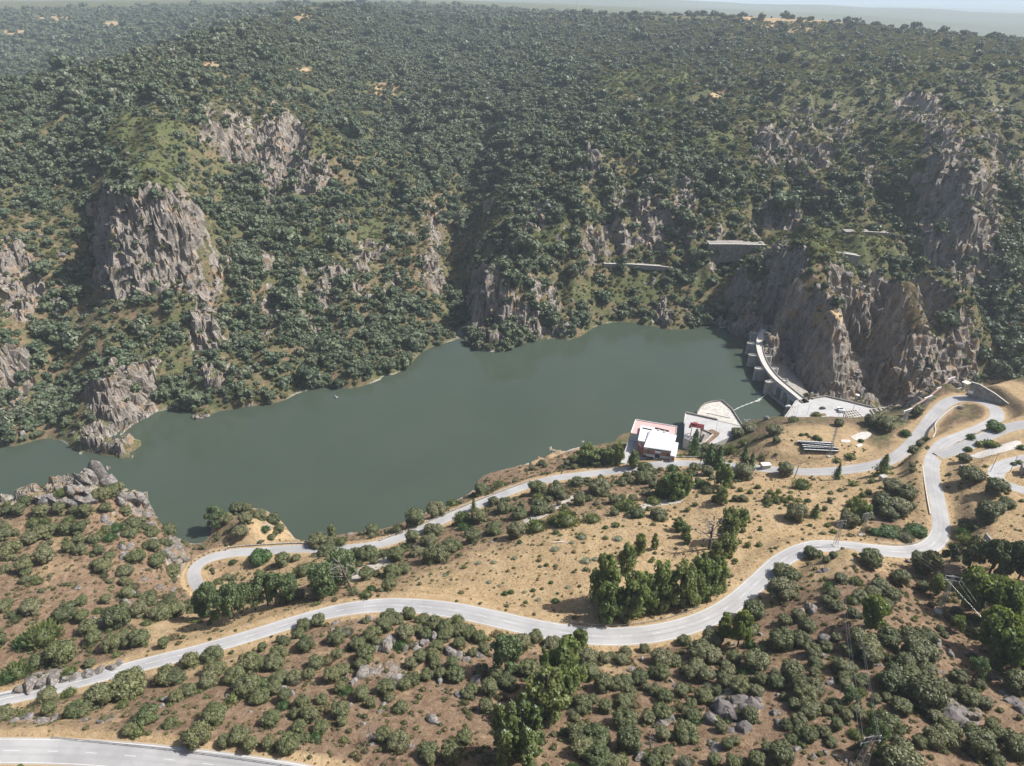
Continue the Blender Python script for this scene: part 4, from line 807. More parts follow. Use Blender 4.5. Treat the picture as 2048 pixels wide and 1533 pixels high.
tips = np.array([[1000, 1500, 110, 34], [1022, 1520, 140, 36], [1044, 1510, 145, 36], [1068, 1515, 120, 36], [1085, 1400, 120, 24], [1010, 1533, 90, 40], [1055, 1540, 100, 40]], float)
qt = hit(tips[:, 0], tips[:, 1])
for a, p_ in zip(tips, qt):
    zc = project(*p_)[2]; hm = a[2] * zc / FPX / .75; wm_ = a[3] * zc / FPX / 1.1 / 2 * 1.6
    o = plant("white_poplar", (("trunk", SLIM_TRUNK), ("crown", SLIM_CROWNS[int(rng.integers(0, 2))])), p_, (wm_, wm_, hm / 4.7), "tree", "white poplars of the wet hollow")
    d = unit(130); u_ = rng.uniform(.45, 1.02, 130); tipm = cards(np.column_stack([d[:, 0] * .42 * (1.15 - u_) * 1.6, d[:, 1] * .42 * (1.15 - u_) * 1.6, u_ * 4.6]), d, .032)
    new_obj("silver_leaf", np_mesh("silver_leaf", *tipm, M_TIP), o); name_later(o, "slender poplar with silvery white leaf tips", "white poplar", a[0], a[1] - a[2] * .5)
trees("425,1236,66,44 446,1250,62,40 470,1243,74,46 492,1232,66,44 512,1222,60,40 536,1212,60,44 560,1208,56,42 582,1204,54,44 690,1172,62,62 650,1192,58,58 410,1238,50,34 434,1056,40,38", "pine", PINE_CROWNS, PINE_TRUNKS, "tall pine with bare trunk and open crown", "pine", "pines above the river road", 2.1)
trees("1012,1342,56,62 1697,1412,32,32 1740,1506,54,42 1948,1356,40,36", "umbrella_pine", PINE_CROWNS, PINE_TRUNKS, "flat-topped umbrella pine", "umbrella pine", "umbrella pines of the near slope", 2.1)
trees("1386,912,52,30 1415,936,46,30 1434,938,44,28 1484,940,46,28 1500,940,34,22 1672,960,34,19", "conifer", [CONE_CROWNS[0]], [CONE_TRUNK], "dark conical conifer", "conifer", "conifers near the powerhouse road", 2.75)
trees("1763,948,40,32 1629,1034,26,22 948,1022,24,15 1381,1156,26,22", "young_pine", [CONE_CROWNS[1]], [CONE_TRUNK], "bright green young pine", "young pine", "young pines beside the roads", 2.75)
trees("1474,1296,66,50 1448,1258,30,30 1736,1258,62,62 1871,1192,42,40 1911,1262,30,34 1442,1290,40,30 2020,1340,80,90 1990,1330,50,60", "green_tree", FRESH_CROWNS, [OAK_TRUNKS[0]], "bright yellow-green leafy tree", "bright tree", "bright green broadleaf trees", 1.55)
trees("1939,1222,84,84 1992,1244,84,86 1976,1302,84,90 2030,1300,60,60", "spreading_tree", FRESH_CROWNS, [OAK_TRUNKS[1]], "broad spreading green tree", "spreading tree", "spreading green trees in the right hollow", 1.55)
trees("1932,1150,78,62 1972,1160,84,64 2007,1160,84,60 2035,1160,76,56 1898,1128,44,36 1852,1152,50,46 1985,1140,60,48", "eucalyptus", EUC_CROWNS, [PINE_TRUNKS[0]], "tall olive green tree with loose crown", "loose tree", "loose crowned trees behind the hut", 2.0)
trees("90,1300,84,84 55,1330,50,60 692,1170,1,1", "ash_tree", FRESH_CROWNS[:1], [OAK_TRUNKS[2]], "dark leafy green tree", "leafy tree", "leafy trees of the left slope", 1.55) if False else None
def bushes(txt, name, me, phrase, kind, group, cat="bush", zs=1.0, drop=.3, tilt=.05):
    A = T3(txt); q, dm = place(A[:, 0], A[:, 1], A[:, 2], drop)
    for a, p_, d in zip(A, q, dm):
        o = single(name, me[int(rng.integers(0, len(me)))], p_ - np.array([0, 0, .05]), (d / 2, d / 2, d / 2 * zs * rng.uniform(.85, 1.1)), cat, group, tilt=tilt); name_later(o, phrase, kind, a[0], a[1])
bushes("523,1108,46 1988,847,36 1774,1060,40 1752,1064,24 1832,1056,40 1815,1062,26", "round_bush", [BUSH_CROWNS[0]], "dense glossy dark green bush", "glossy bush", "glossy green bushes by the roads", zs=.9)
bushes("90,1262,72 55,1278,46 1929,1078,36 1924,1064,30 925,1035,38 948,1040,26 1463,900,24 650,1170,52 500,1371,50 1809,866,22 1487,884,22 36,1339,56 20,1350,40", "green_bush", [BROOMS[4], BROOMS[0]], "fresh green rounded bush", "green bush", "green bushes of the near bank", zs=1.2)
bushes("1184,1033,36 1132,1033,54 1072,1048,44 1259,1008,42 1602,966,38 1110,1036,36 1240,1010,30", "broom_bush", [BROOMS[0]], "rounded soft green broom bush", "broom bush", "broom bushes along the gravel track", zs=1.0)
bushes("1110,1200,16 1066,1180,11 1093,1130,10 1112,1064,15 1211,1054,12 1211,1075,12 1039,1084,12 1102,1164,10 1010,1187,14 1022,1183,14 742,1175,20 665,1187,14 1115,1188,7 1620,1050,9 1533,1013,10 1655,1050,14 1666,1061,14 1648,1067,10 1560,1016,8 1518,1088,14 1470,1120,12 1520,1060,10 1500,1074,9 1700,913,20 1674,920,16 1631,875,14 1602,870,9 1640,879,9 1613,869,8 1721,882,12 1551,910,8 1707,966,20 1743,962,16 1750,952,12 1940,873,18 1958,886,18 1976,886,24 1990,890,20 1935,898,16 2042,894,18 2038,925,14 2026,928,12 1596,1000,16 1615,1000,14 1660,985,12 1571,1010,9 1580,985,10", "field_shrub", [SHRUB_SMALL[2], BROOMS[4]], "small green shrub", "field shrub", "small green shrubs on the dry grass", cat="shrub", zs=1.0)
bushes("1540,985,14 1548,992,16 1556,984,12 1565,998,14 1572,1004,12 1580,996,14 1590,1012,16 1600,1020,12 1552,1000,18 1536,1006,16 1700,1008,20 1712,1000,18 1690,1020,14 1722,1010,24 1708,1022,20 1725,990,16 1735,985,14 1718,1042,22 1500,985,12 1515,975,12 1490,1000,14 1480,980,12 1466,1000,10 1390,1010,12 1375,1020,12 1460,1075,14 1478,1085,12 1495,1090,14 1485,1062,12", "sapling", [SHRUB_SMALL[2]], "pale green sapling thicket", "sapling", "pale green saplings on the dry field", cat="shrub", zs=1.5)
bushes("1172,1118,22 1190,1117,14 1110,1096,18 1029,1115,13 1135,1175,10 957,1124,13 988,1124,12 1049,1183,10 1165,1073,18 1236,1074,20 1144,1084,12 978,1163,12 890,1150,10 1076,1198,12 998,1170,9", "pale_shrub", [BROOMS[2]], "pale silvery shrub", "pale shrub", "pale shrubs on the dry field", cat="shrub", zs=.8)
bushes("472,1351,40 693,1262,30 1812,1071,30 560,1353,34 590,1357,34 1416,1372,24 1145,1425,24 1370,1520,36 1790,1470,30 1080,1132,9 1200,1120,10", "grey_bush", [BROOMS[1]], "leafless looking grey bush", "grey bush", "grey dry bushes", zs=1.0)
# boulders
STONES = T3("""746,1226,26 738,1240,18 724,1244,18 774,1290,42 752,1296,24 790,1284,24 847,1286,28 832,1292,22 869,1276,22 880,1268,16 903,1302,30 917,1308,24 934,1319,22 960,1312,20 794,1357,36 726,1347,30 745,1342,20 706,1363,24 690,1352,16 564,1381,20
585,1386,20 917,1391,22 926,1396,14 871,1441,30 858,1436,14 744,1490,14 823,1492,18 952,1359,28 766,1411,18 760,1424,14 727,1447,14 672,1244,18 664,1258,12 812,1296,20 880,1365,16 1282,1516,30 1323,1443,32 1340,1436,20 1262,1339,18 1284,1320,12 1427,1443,34 1411,1445,18
1649,1280,26 1647,1312,20 1638,1304,12 1621,1218,34 1606,1226,22 1661,1367,18 1560,1448,22 1550,1427,20 1553,1440,16 1605,1484,18 1592,1498,18 1625,1514,18 1671,1514,15 1650,1508,12 1901,1310,22 1871,1286,20 1984,1355,18 2000,1360,13 2003,1384,16 1758,1331,14 1884,1345,12
1736,1368,14 1664,1362,16 1555,1390,14 290,1212,14 232,1238,16 205,1242,20 186,1240,18 222,1226,18 250,1206,22 262,1190,20 156,1176,14 84,1186,12 330,1104,24 346,1116,22 352,1098,18 300,1050,18 210,1040,26 222,1048,18 290,1030,28 235,1070,14 262,1090,20 243,1096,18 305,1078,16 250,1112,18
345,1180,16 318,1176,18 290,1160,14 1874,1098,10 1863,1104,14 1846,1092,10 1838,1108,12 1852,1118,10 1815,1124,10 1470,1290,9 760,1376,12 770,1385,10 700,1410,12 690,1390,12 1352,1372,16 1342,1364,12 30,1440,22 54,1434,26 80,1442,22 110,1436,18 170,1440,16 200,1446,14 330,1398,20 345,1390,16 322,1412,14
455,1392,16 500,1425,10 1520,1270,10 1230,1500,12 1690,1520,12 1700,1532,12 1640,1540,14 1940,1536,14 1180,1030,14 695,1028,10 698,1068,14 835,1092,20 842,1098,14 1790,1286,10 1930,1310,12 1812,1390,10""")
q, dm = place(STONES[:, 0], STONES[:, 1], STONES[:, 2], .15)
for a, p_, d in zip(STONES, q, dm):
    if p_[2] < .2 or grid_at(edge, p_[0], p_[1]) < .8: continue
    o = single("boulder", ROCKS[int(rng.integers(0, 6))], p_ - np.array([0, 0, .12 * d]), (d / 2 * 1.3, d / 2 * 1.1, d / 2 * rng.uniform(1.1, 1.4)), "boulder", "grey granite boulders of the near bank", tilt=.3)
    name_later(o, size_word(a[2], 16, 27) + " grey granite boulder", "boulder", a[0], a[1])
DST = T3("1452,1412,52 1478,1398,40 1504,1408,40 1490,1420,36 1465,1426,30 1520,1414,22 1435,1494,36 1452,1488,26 1420,1488,24 1488,1458,40 1460,1462,26 1440,1408,24 1516,1400,18 1899,1425,60 1920,1446,48 1888,1402,34 1912,1418,36 1935,1460,30 2028,1403,44 2040,1420,30 2010,1390,22 1655,1140,20 1640,1144,16")
q, dm = place(DST[:, 0], DST[:, 1], DST[:, 2], .1)
for a, p_, d in zip(DST, q, dm):
    o = single("rock_slab", DROCKS[int(rng.integers(0, 3))], p_ - np.array([0, 0, .1 * d]), (d / 2 * 1.15, d / 2, d / 2 * rng.uniform(.7, 1.1)), "rock", "dark rock slabs of the lower slope", tilt=.25)
    name_later(o, "dark bare rock slab", "slab", a[0], a[1])
BANK = T3("40,1372,34 62,1366,36 86,1362,34 108,1357,34 132,1352,30 152,1348,28 176,1343,28 200,1336,24 222,1332,20 240,1324,20")
q, dm = place(BANK[:, 0], BANK[:, 1], BANK[:, 2], .25)
for a, p_, d in zip(BANK, q, dm):
    o = single("rock_block", ROCKS[int(rng.integers(0, 6))], p_ - np.array([0, 0, .1 * d]), (d * .62, d * .5, d * .55), "rock", "rock cutting beside the middle road", tilt=.2); name_later(o, "fractured grey rock block in the road cutting", "cut block", a[0], a[1])
# rocks of the peninsula: foot x,y, width and height in photo points
PIN = [(198, 962, 24, 46, 3), (184, 966, 24, 30, 0), (172, 968, 26, 26, 1), (160, 972, 22, 22, 0), (222, 972, 30, 26, 1), (210, 968, 18, 22, 4), (150, 984, 24, 20, 5), (162, 990, 24, 20, 1), (178, 992, 22, 18, 0), (140, 990, 22, 16, 4),
    (95, 1006, 34, 20, 2), (112, 1010, 26, 22, 0), (128, 1014, 26, 20, 1), (146, 1012, 26, 20, 5), (166, 1012, 26, 22, 0), (182, 1008, 26, 20, 1), (80, 1004, 22, 14, 0), (262, 1000, 22, 18, 1), (276, 1004, 26, 18, 4), (288, 1014, 24, 22, 0), (296, 1022, 18, 16, 1), (240, 1010, 18, 16, 4), (246, 1002, 14, 16, 3), (205, 950, 18, 26, 1)]
q = hit([a[0] for a in PIN], [a[1] for a in PIN])
for a, p_ in zip(PIN, q):
    if p_[2] < 3: p_ = P(a[0], a[1], z=26)
    zc = project(*p_)[2]; s = zc / FPX
    o = single("crag", ROCKS[a[4]], p_ - np.array([0, 0, .1 * a[3] * s]), (a[2] * s * .66, a[2] * s * .6, a[3] * s * (.95 if a[4] == 3 else 1.2)), "rock", "upright granite blocks of the peninsula", tilt=.08, rz=rng.uniform(-.4, .4))
    name_later(o, ("tall upright" if a[3] > 28 else "weathered") + " granite block", "crag", a[0], a[1] - a[3] * .5)
# ---- fallen and dead wood
def dead_tree(px, py, hpx, label, lean=.2, n=9):
    p_ = hit(px, py)[0]; s = project(*p_)[2] / FPX; h = hpx * s / .72
    o = empty("dead_tree", p_, label, "dead tree"); mb = MB(); mb.bar((0, 0, -.3), (-lean * h, 0, h), .035 * h, .012 * h, 6); mb.build("trunk", M_BARK, o); br = MB()
    for i in range(n):
        b = rng.uniform(.3, .95); a = rng.uniform(0, 6.28); l = h * rng.uniform(.25, .5) * (1.1 - b * .6); z0 = b * h
        e_ = (-lean * h * b + l * math.cos(a), l * math.sin(a), z0 + l * rng.uniform(.0, .75)); br.bar((-lean * h * b, 0, z0), e_, .012 * h, .004 * h, 4)
        for k in range(2): br.bar(e_, (e_[0] + l * .4 * rng.normal(), e_[1] + l * .4 * rng.normal(), e_[2] + l * .3 * rng.normal()), .005 * h, .002 * h, 3)
    br.build("branch", M_DEAD, o)
dead_tree(706, 1185, 60, "dead leaning pine with bare pale branches above the middle road", .22, 10)
dead_tree(1418, 1100, 62, "bare grey leafless tree beside the field poplars", .02, 26)
dead_tree(744, 1484, 32, "small bare dead tree on the brown lower slope", .05, 14)
dead_tree(1300, 1500, 30, "bare grey bush skeleton between oaks near bottom centre", .05, 16)
p_ = hit(1118, 1087)[0]; o = empty("fallen_trunk", p_, "bleached fallen trunk lying on the dry field", "fallen trunk"); mb = MB(); mb.bar((-3.2, 0, .3), (3.4, .4, .35), .3, .14, 6); mb.build("trunk", M_PALEW := weathered("bleached_wood", (.62, .58, .52), .15, 2), o)
mb = MB()
for i in range(6): mb.bar((.5 + i * .5, .1, .35), (1.2 + i * .6, (-1) ** i * 1.6, .5 + .1 * i), .09, .03, 4)
mb.build("branch", M_PALEW, o)
# ---- ground cover nobody could count
x, y = scatter(110000, 100, 430); z, tc, px, py = cover_at(x, y); e = grid_at(edge, x, y); dr = grid_at(dry, x, y); pd = grid_at(pad.astype(float), x, y); g = fbm(x / 12, y / 12, 400, 3)
base = (z > 1.5) & (e > .6) & (pd < .1) & (px > -250) & (px < 2300)
ok = base & (rng.uniform(0, 1, len(x)) < np.clip(.34 - .28 * dr + .3 * g, .02, 1) * .62)
stuff("low_scrub", SHRUB_SMALL, np.column_stack([x, y, z])[ok], np.exp(rng.normal(-.65, .45, ok.sum())), "low brown and green scrub on the near slopes", "scrub")
x, y = scatter(90000, 100, 430); z = H(x, y); e = grid_at(edge, x, y); dr = grid_at(dry, x, y); pd = grid_at(pad.astype(float), x, y); px, py, _ = project(x, y, z)
ok = (z > 1.5) & (e > .3) & (pd < .1) & (px > -250) & (px < 2300) & (rng.uniform(0, 1, len(x)) < np.clip(dr * .5 + .14, 0, 1) * .6)
stuff("dry_grass", TUFTS, np.column_stack([x, y, z])[ok], rng.uniform(.18, .5, ok.sum()), "tufts of dry straw coloured grass", "grass")
x, y = scatter(60000, 100, 900); xb, yb = scatter(60000, 1000, 2100); x = np.append(x, xb); y = np.append(y, yb); z, tc, px, py = cover_at(x, y); e = grid_at(edge, x, y); rk = grid_at(rockv, x, y); pd = grid_at(pad.astype(float), x, y)
ok = ((z > .6) | (low(x, y) < 0)) & (e > 1) & (pd < .1) & (px > -250) & (px < 2300) & (rng.uniform(0, 1, len(x)) < np.where(y > 900, .16 * np.clip(map_at(GM, px, py)[:, 2] - .3, 0, 1) + .1 * rk, rk * .22 + .012))
stuff("loose_rocks", ROCKS, np.column_stack([x, y, z])[ok], np.exp(rng.normal(-.25, .55, ok.sum())) * np.where(y[ok] > 900, 3.0, np.where(y[ok] > 420, 1.7, .62)), "loose rocks and rubble on the slopes", "rocks")
x, y = scatter(90000, 380, 1250); xb, yb = scatter(90000, 1250, 2600); x = np.append(x, xb); y = np.append(y, yb); z, tc, px, py = cover_at(x, y); gr = grid_at(grn, x, y); rk = grid_at(rock, x, y); g = fbm(x / 30, y / 30, 500, 3)
ok = ((z > 1.0) | (low(x, y) < 0)) & ((y > 425) | (x < -380)) & ~((x > 100) & (y < 470)) & (px > -250) & (px < 2300) & (rng.uniform(0, 1, len(x)) < np.clip(.5 * gr + .32 + .4 * g, .05, 1) * (1 - .75 * rk)) & (grid_at(edge, x, y) > 3)
stuff("far_scrub", SHRUB_SMALL, np.column_stack([x, y, z])[ok], rng.uniform(.8, 2.4, ok.sum()) * np.where(y[ok] > 1250, 1.9, 1), "green and brown scrub between the trees of the far bank", "scrub")
# ------------------------------------------------------------------ built things
M_CONC = weathered("dam_concrete", (.40, .385, .355), .28, .25, .9, True, .3)
M_CONCD = weathered("stained_concrete", (.27, .25, .225), .35, .3, .9, True, .3)
M_DECK = weathered("deck_concrete", (.50, .475, .43), .14, .5, .9, False)
M_PAVE = weathered("terrace_asphalt", (.40, .395, .39), .12, .12, .9, False)
M_SLAB = weathered("quay_concrete", (.47, .45, .41), .25, .35, .9, False, .1, (.34, .32, .29))
M_STEEL = weathered("gate_steel", (.13, .14, .145), .2, .8, .6)
M_GALV = mat("galvanised_steel", (.42, .43, .44), .45, .6)
M_RED = weathered("crane_paint", (.22, .045, .05), .2, 1.0, .6)
M_WHITE = weathered("white_render", (.70, .70, .69), .05, .4, .8)
M_WROOF = weathered("white_roof", (.66, .67, .68), .05, .3, .6, False)
M_PINK = weathered("pink_tiles", (.58, .36, .34), .10, .4, .85, False)
M_GLASS = mat("dark_glass", (.03, .035, .04), .12, spec=.6)
M_DARK = mat("dark_metal", (.03, .03, .032), .5)
M_PANEL = mat("panel_sky_white", (.72, .74, .76), .35)  # sky reflection of the panels put into the base colour; boom rope borrows it
M_SIGN = mat("white_sign", (.8, .8, .8), .6)
M_BRICK = mat("red_brick", (.38, .13, .075), .9); t = NT(M_BRICK); br_ = t.n("ShaderNodeTexBrick"); br_.inputs["Scale"].default_value = 2.2
for k, c in (("Color1", (.40, .135, .075, 1)), ("Color2", (.33, .11, .065, 1)), ("Mortar", (.42, .30, .24, 1))): br_.inputs[k].default_value = c
t.link(t.pos(), br_.inputs[0]); t.col(br_.outputs[0])
M_WALL = mat("stone_wall", (.3, .28, .25), .95); t = NT(M_WALL); p = t.pos(); mp = t.n("ShaderNodeMapping"); mp.inputs["Scale"].default_value = (1, 1, 1.6); t.link(p, mp.inputs[0])
c = t.mix(1.0, t.ramp(t.vor(1.1, mp.outputs[0], 'F1', "Color"), [(0, (.24, .22, .20)), (.5, (.34, .32, .29)), (1, (.42, .39, .35))]), t.ramp(t.noise(.35, p, 5), [(.3, .6), (.65, 1.1)]), 'MULTIPLY')
t.col(t.mix(t.remap(t.vor(1.1, mp.outputs[0], 'DISTANCE_TO_EDGE'), 0, .07, .7, 0), c, (.10, .09, .08)))
M_TILE = weathered("old_roof_tiles", (.27, .19, .13), .3, .9, .95, False, .5)
M_WOODP = weathered("wooden_pole", (.20, .16, .12), .2, 1.5)
def base_of(pts): a = np.mean([q[:2] for q in pts], axis=0); return (a[0], a[1], 0)
# ---- the dam
dc = DAMC; mid = dc[len(dc) // 2]
s_ = np.concatenate([[0], np.cumsum(np.linalg.norm(np.diff(dc[:, :2], axis=0), axis=1))])
O = np.array([mid[0], mid[1], 0.0])
dam = empty("dam", O, "curved concrete gravity dam with gate piers and a narrow crest road", "dam")
def at_s(s): return np.array([np.interp(s, s_, dc[:, k]) for k in range(3)])
def near_s(px, py):
    q = P(px, py, z=12); return s_[np.argmin(np.hypot(dc[:, 0] - q[0], dc[:, 1] - q[1]))]
def rows(pts): return [(q[0], q[1]) for q in pts]
def shifted(o, s0=0, s1=1e9): return [q for q, s in zip(offset(rows(dc), o), s_) if s0 <= s <= s1]
sA, sB = near_s(1524, 667), near_s(1600, 797)
MB().strip(shifted(2.5), 9, -70, 2.0).build("dam_wall", M_CONCD, dam, local=O)
dk = MB(); dk.strip(rows(dc), 6.0, 10.7, 11.9); dk.build("deck", M_DECK, dam, local=O)
for o_ in (2.85, -2.85): MB().strip(shifted(o_), .32, 11.9, 12.95).build("parapet", M_CONC, dam, local=O)
PIERS = [near_s(*q) for q in ((1521, 666), (1519.5, 689), (1524, 711), (1535, 735), (1554, 760))]
for s in PIERS:
    c = at_s(s); e_ = at_s(s + 1) - at_s(s - 1); tt = e_[:2] / np.linalg.norm(e_[:2]); nn = np.array([-tt[1], tt[0]])
    def stad(r, a, b, n=8):
        L = []
        for k in range(n + 1): an = -math.pi / 2 + math.pi * k / n; L.append(c[:2] + nn * (b + r * math.cos(an)) + tt * r * math.sin(an))
        for k in range(n + 1): an = math.pi / 2 + math.pi * k / n; L.append(c[:2] + nn * (-a + r * math.cos(an)) + tt * r * math.sin(an))
        return [tuple(q) for q in L]
    MB().prism(stad(1.9, 9.0, 7.5), -45, 10.6).build("pier", M_CONC, dam, local=O)
    ring = stad(1.75, 9.0, 7.5); ring = ring + [ring[0], ring[1]]
    MB().strip(ring, .34, 10.6, 11.6).build("pier_rim", M_DECK, dam, local=O)
for a, b in zip(PIERS[:-1], PIERS[1:]):
    seg = [tuple(at_s(q)[:2]) for q in np.linspace(a + 2.0, b - 2.0, 6)]
    MB().strip(offset(seg, -1.5), .5, -3, 9.2).build("gate", M_STEEL, dam, local=O)
    MB().strip(offset(seg, -1.2), 1.2, 9.2, 10.3).build("gate_beam", M_GALV, dam, local=O)
# spillway chute falling away below the gates, and its side wall
sp_s = np.linspace(sA, sB + 10, 26); ch = MB(); n = len(sp_s); Vc = []
for s in sp_s:
    c = at_s(s); e_ = at_s(s + 1) - at_s(s - 1); tt = e_[:2] / np.linalg.norm(e_[:2]); nn = np.array([-tt[1], tt[0]])
    for o_, z_ in ((6.0, 1.8), (11, 0.8), (18, -1.5), (27, -5), (38, -10)): q = c[:2] + nn * o_; Vc.append((q[0], q[1], z_))
ch.add(Vc, [(5 * i + k, 5 * i + k + 1, 5 * i + 6 + k, 5 * i + 5 + k) for i in range(n - 1) for k in range(4)]); ch.build("spillway", M_CONCD, dam, local=O)
# intake block at the near end
ab = [tuple(at_s(q)[:2]) for q in np.linspace(PIERS[-1] + 3, sB + 4, 8)]
MB().strip(offset(ab, -3.3), 1.4, -20, 10.6).build("intake_wall", M_CONC, dam, local=O)
for k in (1, 3, 5): MB().strip(offset(ab, -4.5)[k:k + 2], 1.0, 0.4, 10.2).build("intake_bay", M_STEEL, dam, local=O)
MB().strip(offset(ab, -5.6)[0:8], 3.2, -20, 1.2).build("ledge", M_CONCD, dam, local=O)
MB().strip(offset(ab, -4.1)[4:8], 2.4, 9.2, 10.4).build("intake_cover", M_GALV, dam, local=O)
st = MB(); q0 = np.array(offset(ab, -8)[1]); q1 = np.array(offset(ab, -8.5)[6])
for k in range(14): q = q0 + (q1 - q0) * k / 13; st.box((q[0], q[1], 1.3 + .16 * k), (1.8, 1.1, .2))
st.build("walkway", M_GALV, dam, local=O)
g = MB(); c = at_s(sA - 2); g.box((c[0], c[1], 13.2), (1.6, 1.6, 2.4)); g.build("gate_hut", M_WHITE, dam, .1, local=O)
q = P(1576, 818, z=9); o = empty("hoist_frame", (q[0], q[1], 4), "pale twin post hoist frame at the water edge beside the terrace", "hoist"); mb = MB()
for dx in (-1.3, 1.3):
    for dy in (-.6, .6): mb.bar((dx, dy, 0), (dx, dy, 7), .22)
mb.build("post", M_GALV, o); MB().box((0, 0, 7.2), (4.2, 1.8, .6)).box((0, 0, 7.8), (2.2, 1.2, .8)).build("head_beam", M_WHITE, o)
# ---- terrace beside the dam
tb = MB(); tb.prism(TERRACE, 2, 11.9); tag(tb.build("terrace", M_PAVE), kind="structure")
tb = MB(); tb.prism(poly_px("1606,843 1629,829 1650,827 1662,846 1640,847", 12), 11.9, 12.05); tag(tb.build("dirt_island", M_GROUND), kind="structure")
def wall_px(name, pts, w_, h0, h1, m, label, cat, group=None, sm=None):
    q = [tuple(P(a, b, z=z)) for a, b, z in pts]
    if sm: q = [tuple(x) for x in catmull(q, sm)]
    c = q[len(q) // 2]; o = MB().strip(q, w_, h0, h1).build(name, m, local=c); o.location = c; return tag(o, label, cat, group)
wall_px("parapet_wall", [(1609, 800, 12), (1652, 794, 12), (1700, 805, 12), (1743, 816, 12)], .7, -14, 1.2, M_CONCD, "dark stained parapet wall along the gorge side of the terrace", "wall")
wall_px("quay_wall", [(1563, 845, 12), (1592, 803, 12), (1604, 799.5, 12)], .8, -16, .7, M_CONC, "pale low wall between the terrace and the reservoir beside the dam", "wall")
def pole(px, py, z, h, label, r=.09, m=None, name="lamp_post", cat="lamp post", head=True, group=None):
    q = P(px, py, z=z) if z is not None else hit(px, py)[0]
    o = empty(name, q, label, cat, group); MB().bar((0, 0, -.4), (0, 0, h), r * 1.3, r, 6).build("pole", m or M_GALV, o)
    if head: MB().bar((0, 0, h), (-1.2, 0, h + .25), r * .7, r * .5).box((-1.5, 0, h + .25), (.9, .35, .16)).build("lamp_head", M_GALV, o)
    return o
pole(1614, 831, 12, 11, "thin lamp post on the terrace nearest the dam"); pole(1716, 831, 12, 7.5, "short lamp post on the terrace by the concrete frame"); pole(1674, 842, 12, 10, "leaning lamp post on the terrace left of the concrete frame")
pole(1431, 868, 9, 13, "tall thin lamp post on the quay right of the crane")
q = P(1706, 820, z=12); o = empty("floodlight_mast", q, "tall mast with a white saucer floodlight beside the parapet wall", "floodlight mast"); MB().bar((0, 0, 0), (0, 0, 13), .22, .14, 8).build("pole", M_GALV, o)
mb = MB(); V_, F_ = core((0, 0, 13.3), (1.7, 1.7, .55), 14, 6); mb.add(V_, F_.tolist()); mb.build("floodlight", M_WHITE, o, smooth=True)
# concrete frames
def grid_frame(name, px4, z, h, nu, nv, label, brick=False):
    A, B, Cc, D = [P(a, b, z=z + h) for a, b in px4]; O_ = np.array([*((A + B + Cc + D) / 4)[:2], z]); o = empty(name, O_, label, "concrete shelter"); mb = MB()
    f = lambda u, v: (A + (B - A) * u) * (1 - v) + (D + (Cc - D) * u) * v
    for i in range(nu + 1): MB.strip(mb, [f(i / nu, 0)[:2], f(i / nu, .5)[:2], f(i / nu, 1)[:2]], .55, z + h - .8, z + h)
    for j in range(nv + 1): MB.strip(mb, [f(0, j / nv)[:2], f(.5, j / nv)[:2], f(1, j / nv)[:2]], .45, z + h - .75, z + h - .03)
    mb.build("roof_grid", M_DECK, o, local=O_); 
    for i in range(nu + 1):
        for v in (0, 1):
            q = f(i / nu, v); MB().box((q[0], q[1], z + h / 2 - .4), (.5, .5, h - .8)).build("column", M_DECK, o, local=O_)
    if brick:
        a, b = f(.05, .93)[:2], f(.95, .93)[:2]; MB().strip([a, b], .4, z - 1, z + h * .45).build("brick_wall", M_BRICK, o, local=O_)
    else: MB().prism([tuple(f(u, v)[:2]) for u, v in ((.02, .04), (.98, .04), (.98, .96), (.02, .96))], z - 5, z + h - 1.0).build("infill", M_CONCD, o, local=O_)
grid_frame("concrete_pergola", [(1690, 822), (1712, 819.5), (1729, 836), (1702, 843)], 12, 6.0, 5, 4, "open white concrete roof grid on columns over brick on the terrace", True)
grid_frame("skylight_building", [(1741, 818), (1784, 813), (1795, 820), (1749, 829)], 9, 4.0, 5, 1, "long low concrete building with five skylight bays beside the gorge")
# vehicles
def car(px, py, z, rz, body, label, van=False):
    q = P(px, py, z=z); o = empty("van" if van else "car", q, label, "van" if van else "car", None, rz); L, W, Hh = (5.2, 2.0, 2.2) if van else (4.5, 1.85, 1.5)
    prof = [(-L / 2, .35), (L / 2, .35), (L / 2, .85), (L * .36, .98), (L * .26, Hh), (-L * .46, Hh * .99), (-L / 2, 1.0)] if van else [(-L / 2, .35), (L / 2, .35), (L / 2, .75), (L * .27, .92), (L * .10, Hh), (-L * .30, Hh), (-L * .46, .98), (-L / 2, .9)]
    n = len(prof); mb = MB(); mb.add([(x, -W / 2, zz) for x, zz in prof] + [(x, W / 2, zz) for x, zz in prof], [tuple(range(n)), tuple(range(n, 2 * n))[::-1]] + [(i, n + i, n + (i + 1) % n, (i + 1) % n) for i in range(n)]); mb.build("body", body, o, .08)
    x0, x1 = (-L * .4, L * .22) if van else (-L * .33, L * .14); MB().box(((x0 + x1) / 2, 0, Hh * .80), (x1 - x0, W + .03, Hh * .26)).box((L * (.31 if van else .185), 0, Hh * .80), (.5, W * .86, Hh * .24)).build("window", M_GLASS, o)
    for x in (-L * .31, L * .31):
        for y in (-1, 1): MB().bar((x, y * (W / 2 - .22), .33), (x, y * (W / 2 + .02), .33), .33, n=12).build("wheel", M_DARK, o)
M_CARD = mat("dark_car_paint", (.03, .035, .05), .3, spec=.6); M_CARW = mat("white_car_paint", (.78, .78, .78), .3, spec=.6)
car(1645, 818, 12, .1, M_CARD, "dark car parked alone on the terrace"); car(1680, 820.5, 12, -.3, M_CARW, "white van parked beside the concrete frame, farther of two", True); car(1684, 825, 12, -.25, M_CARW, "white van parked beside the concrete frame, nearer of two", True)
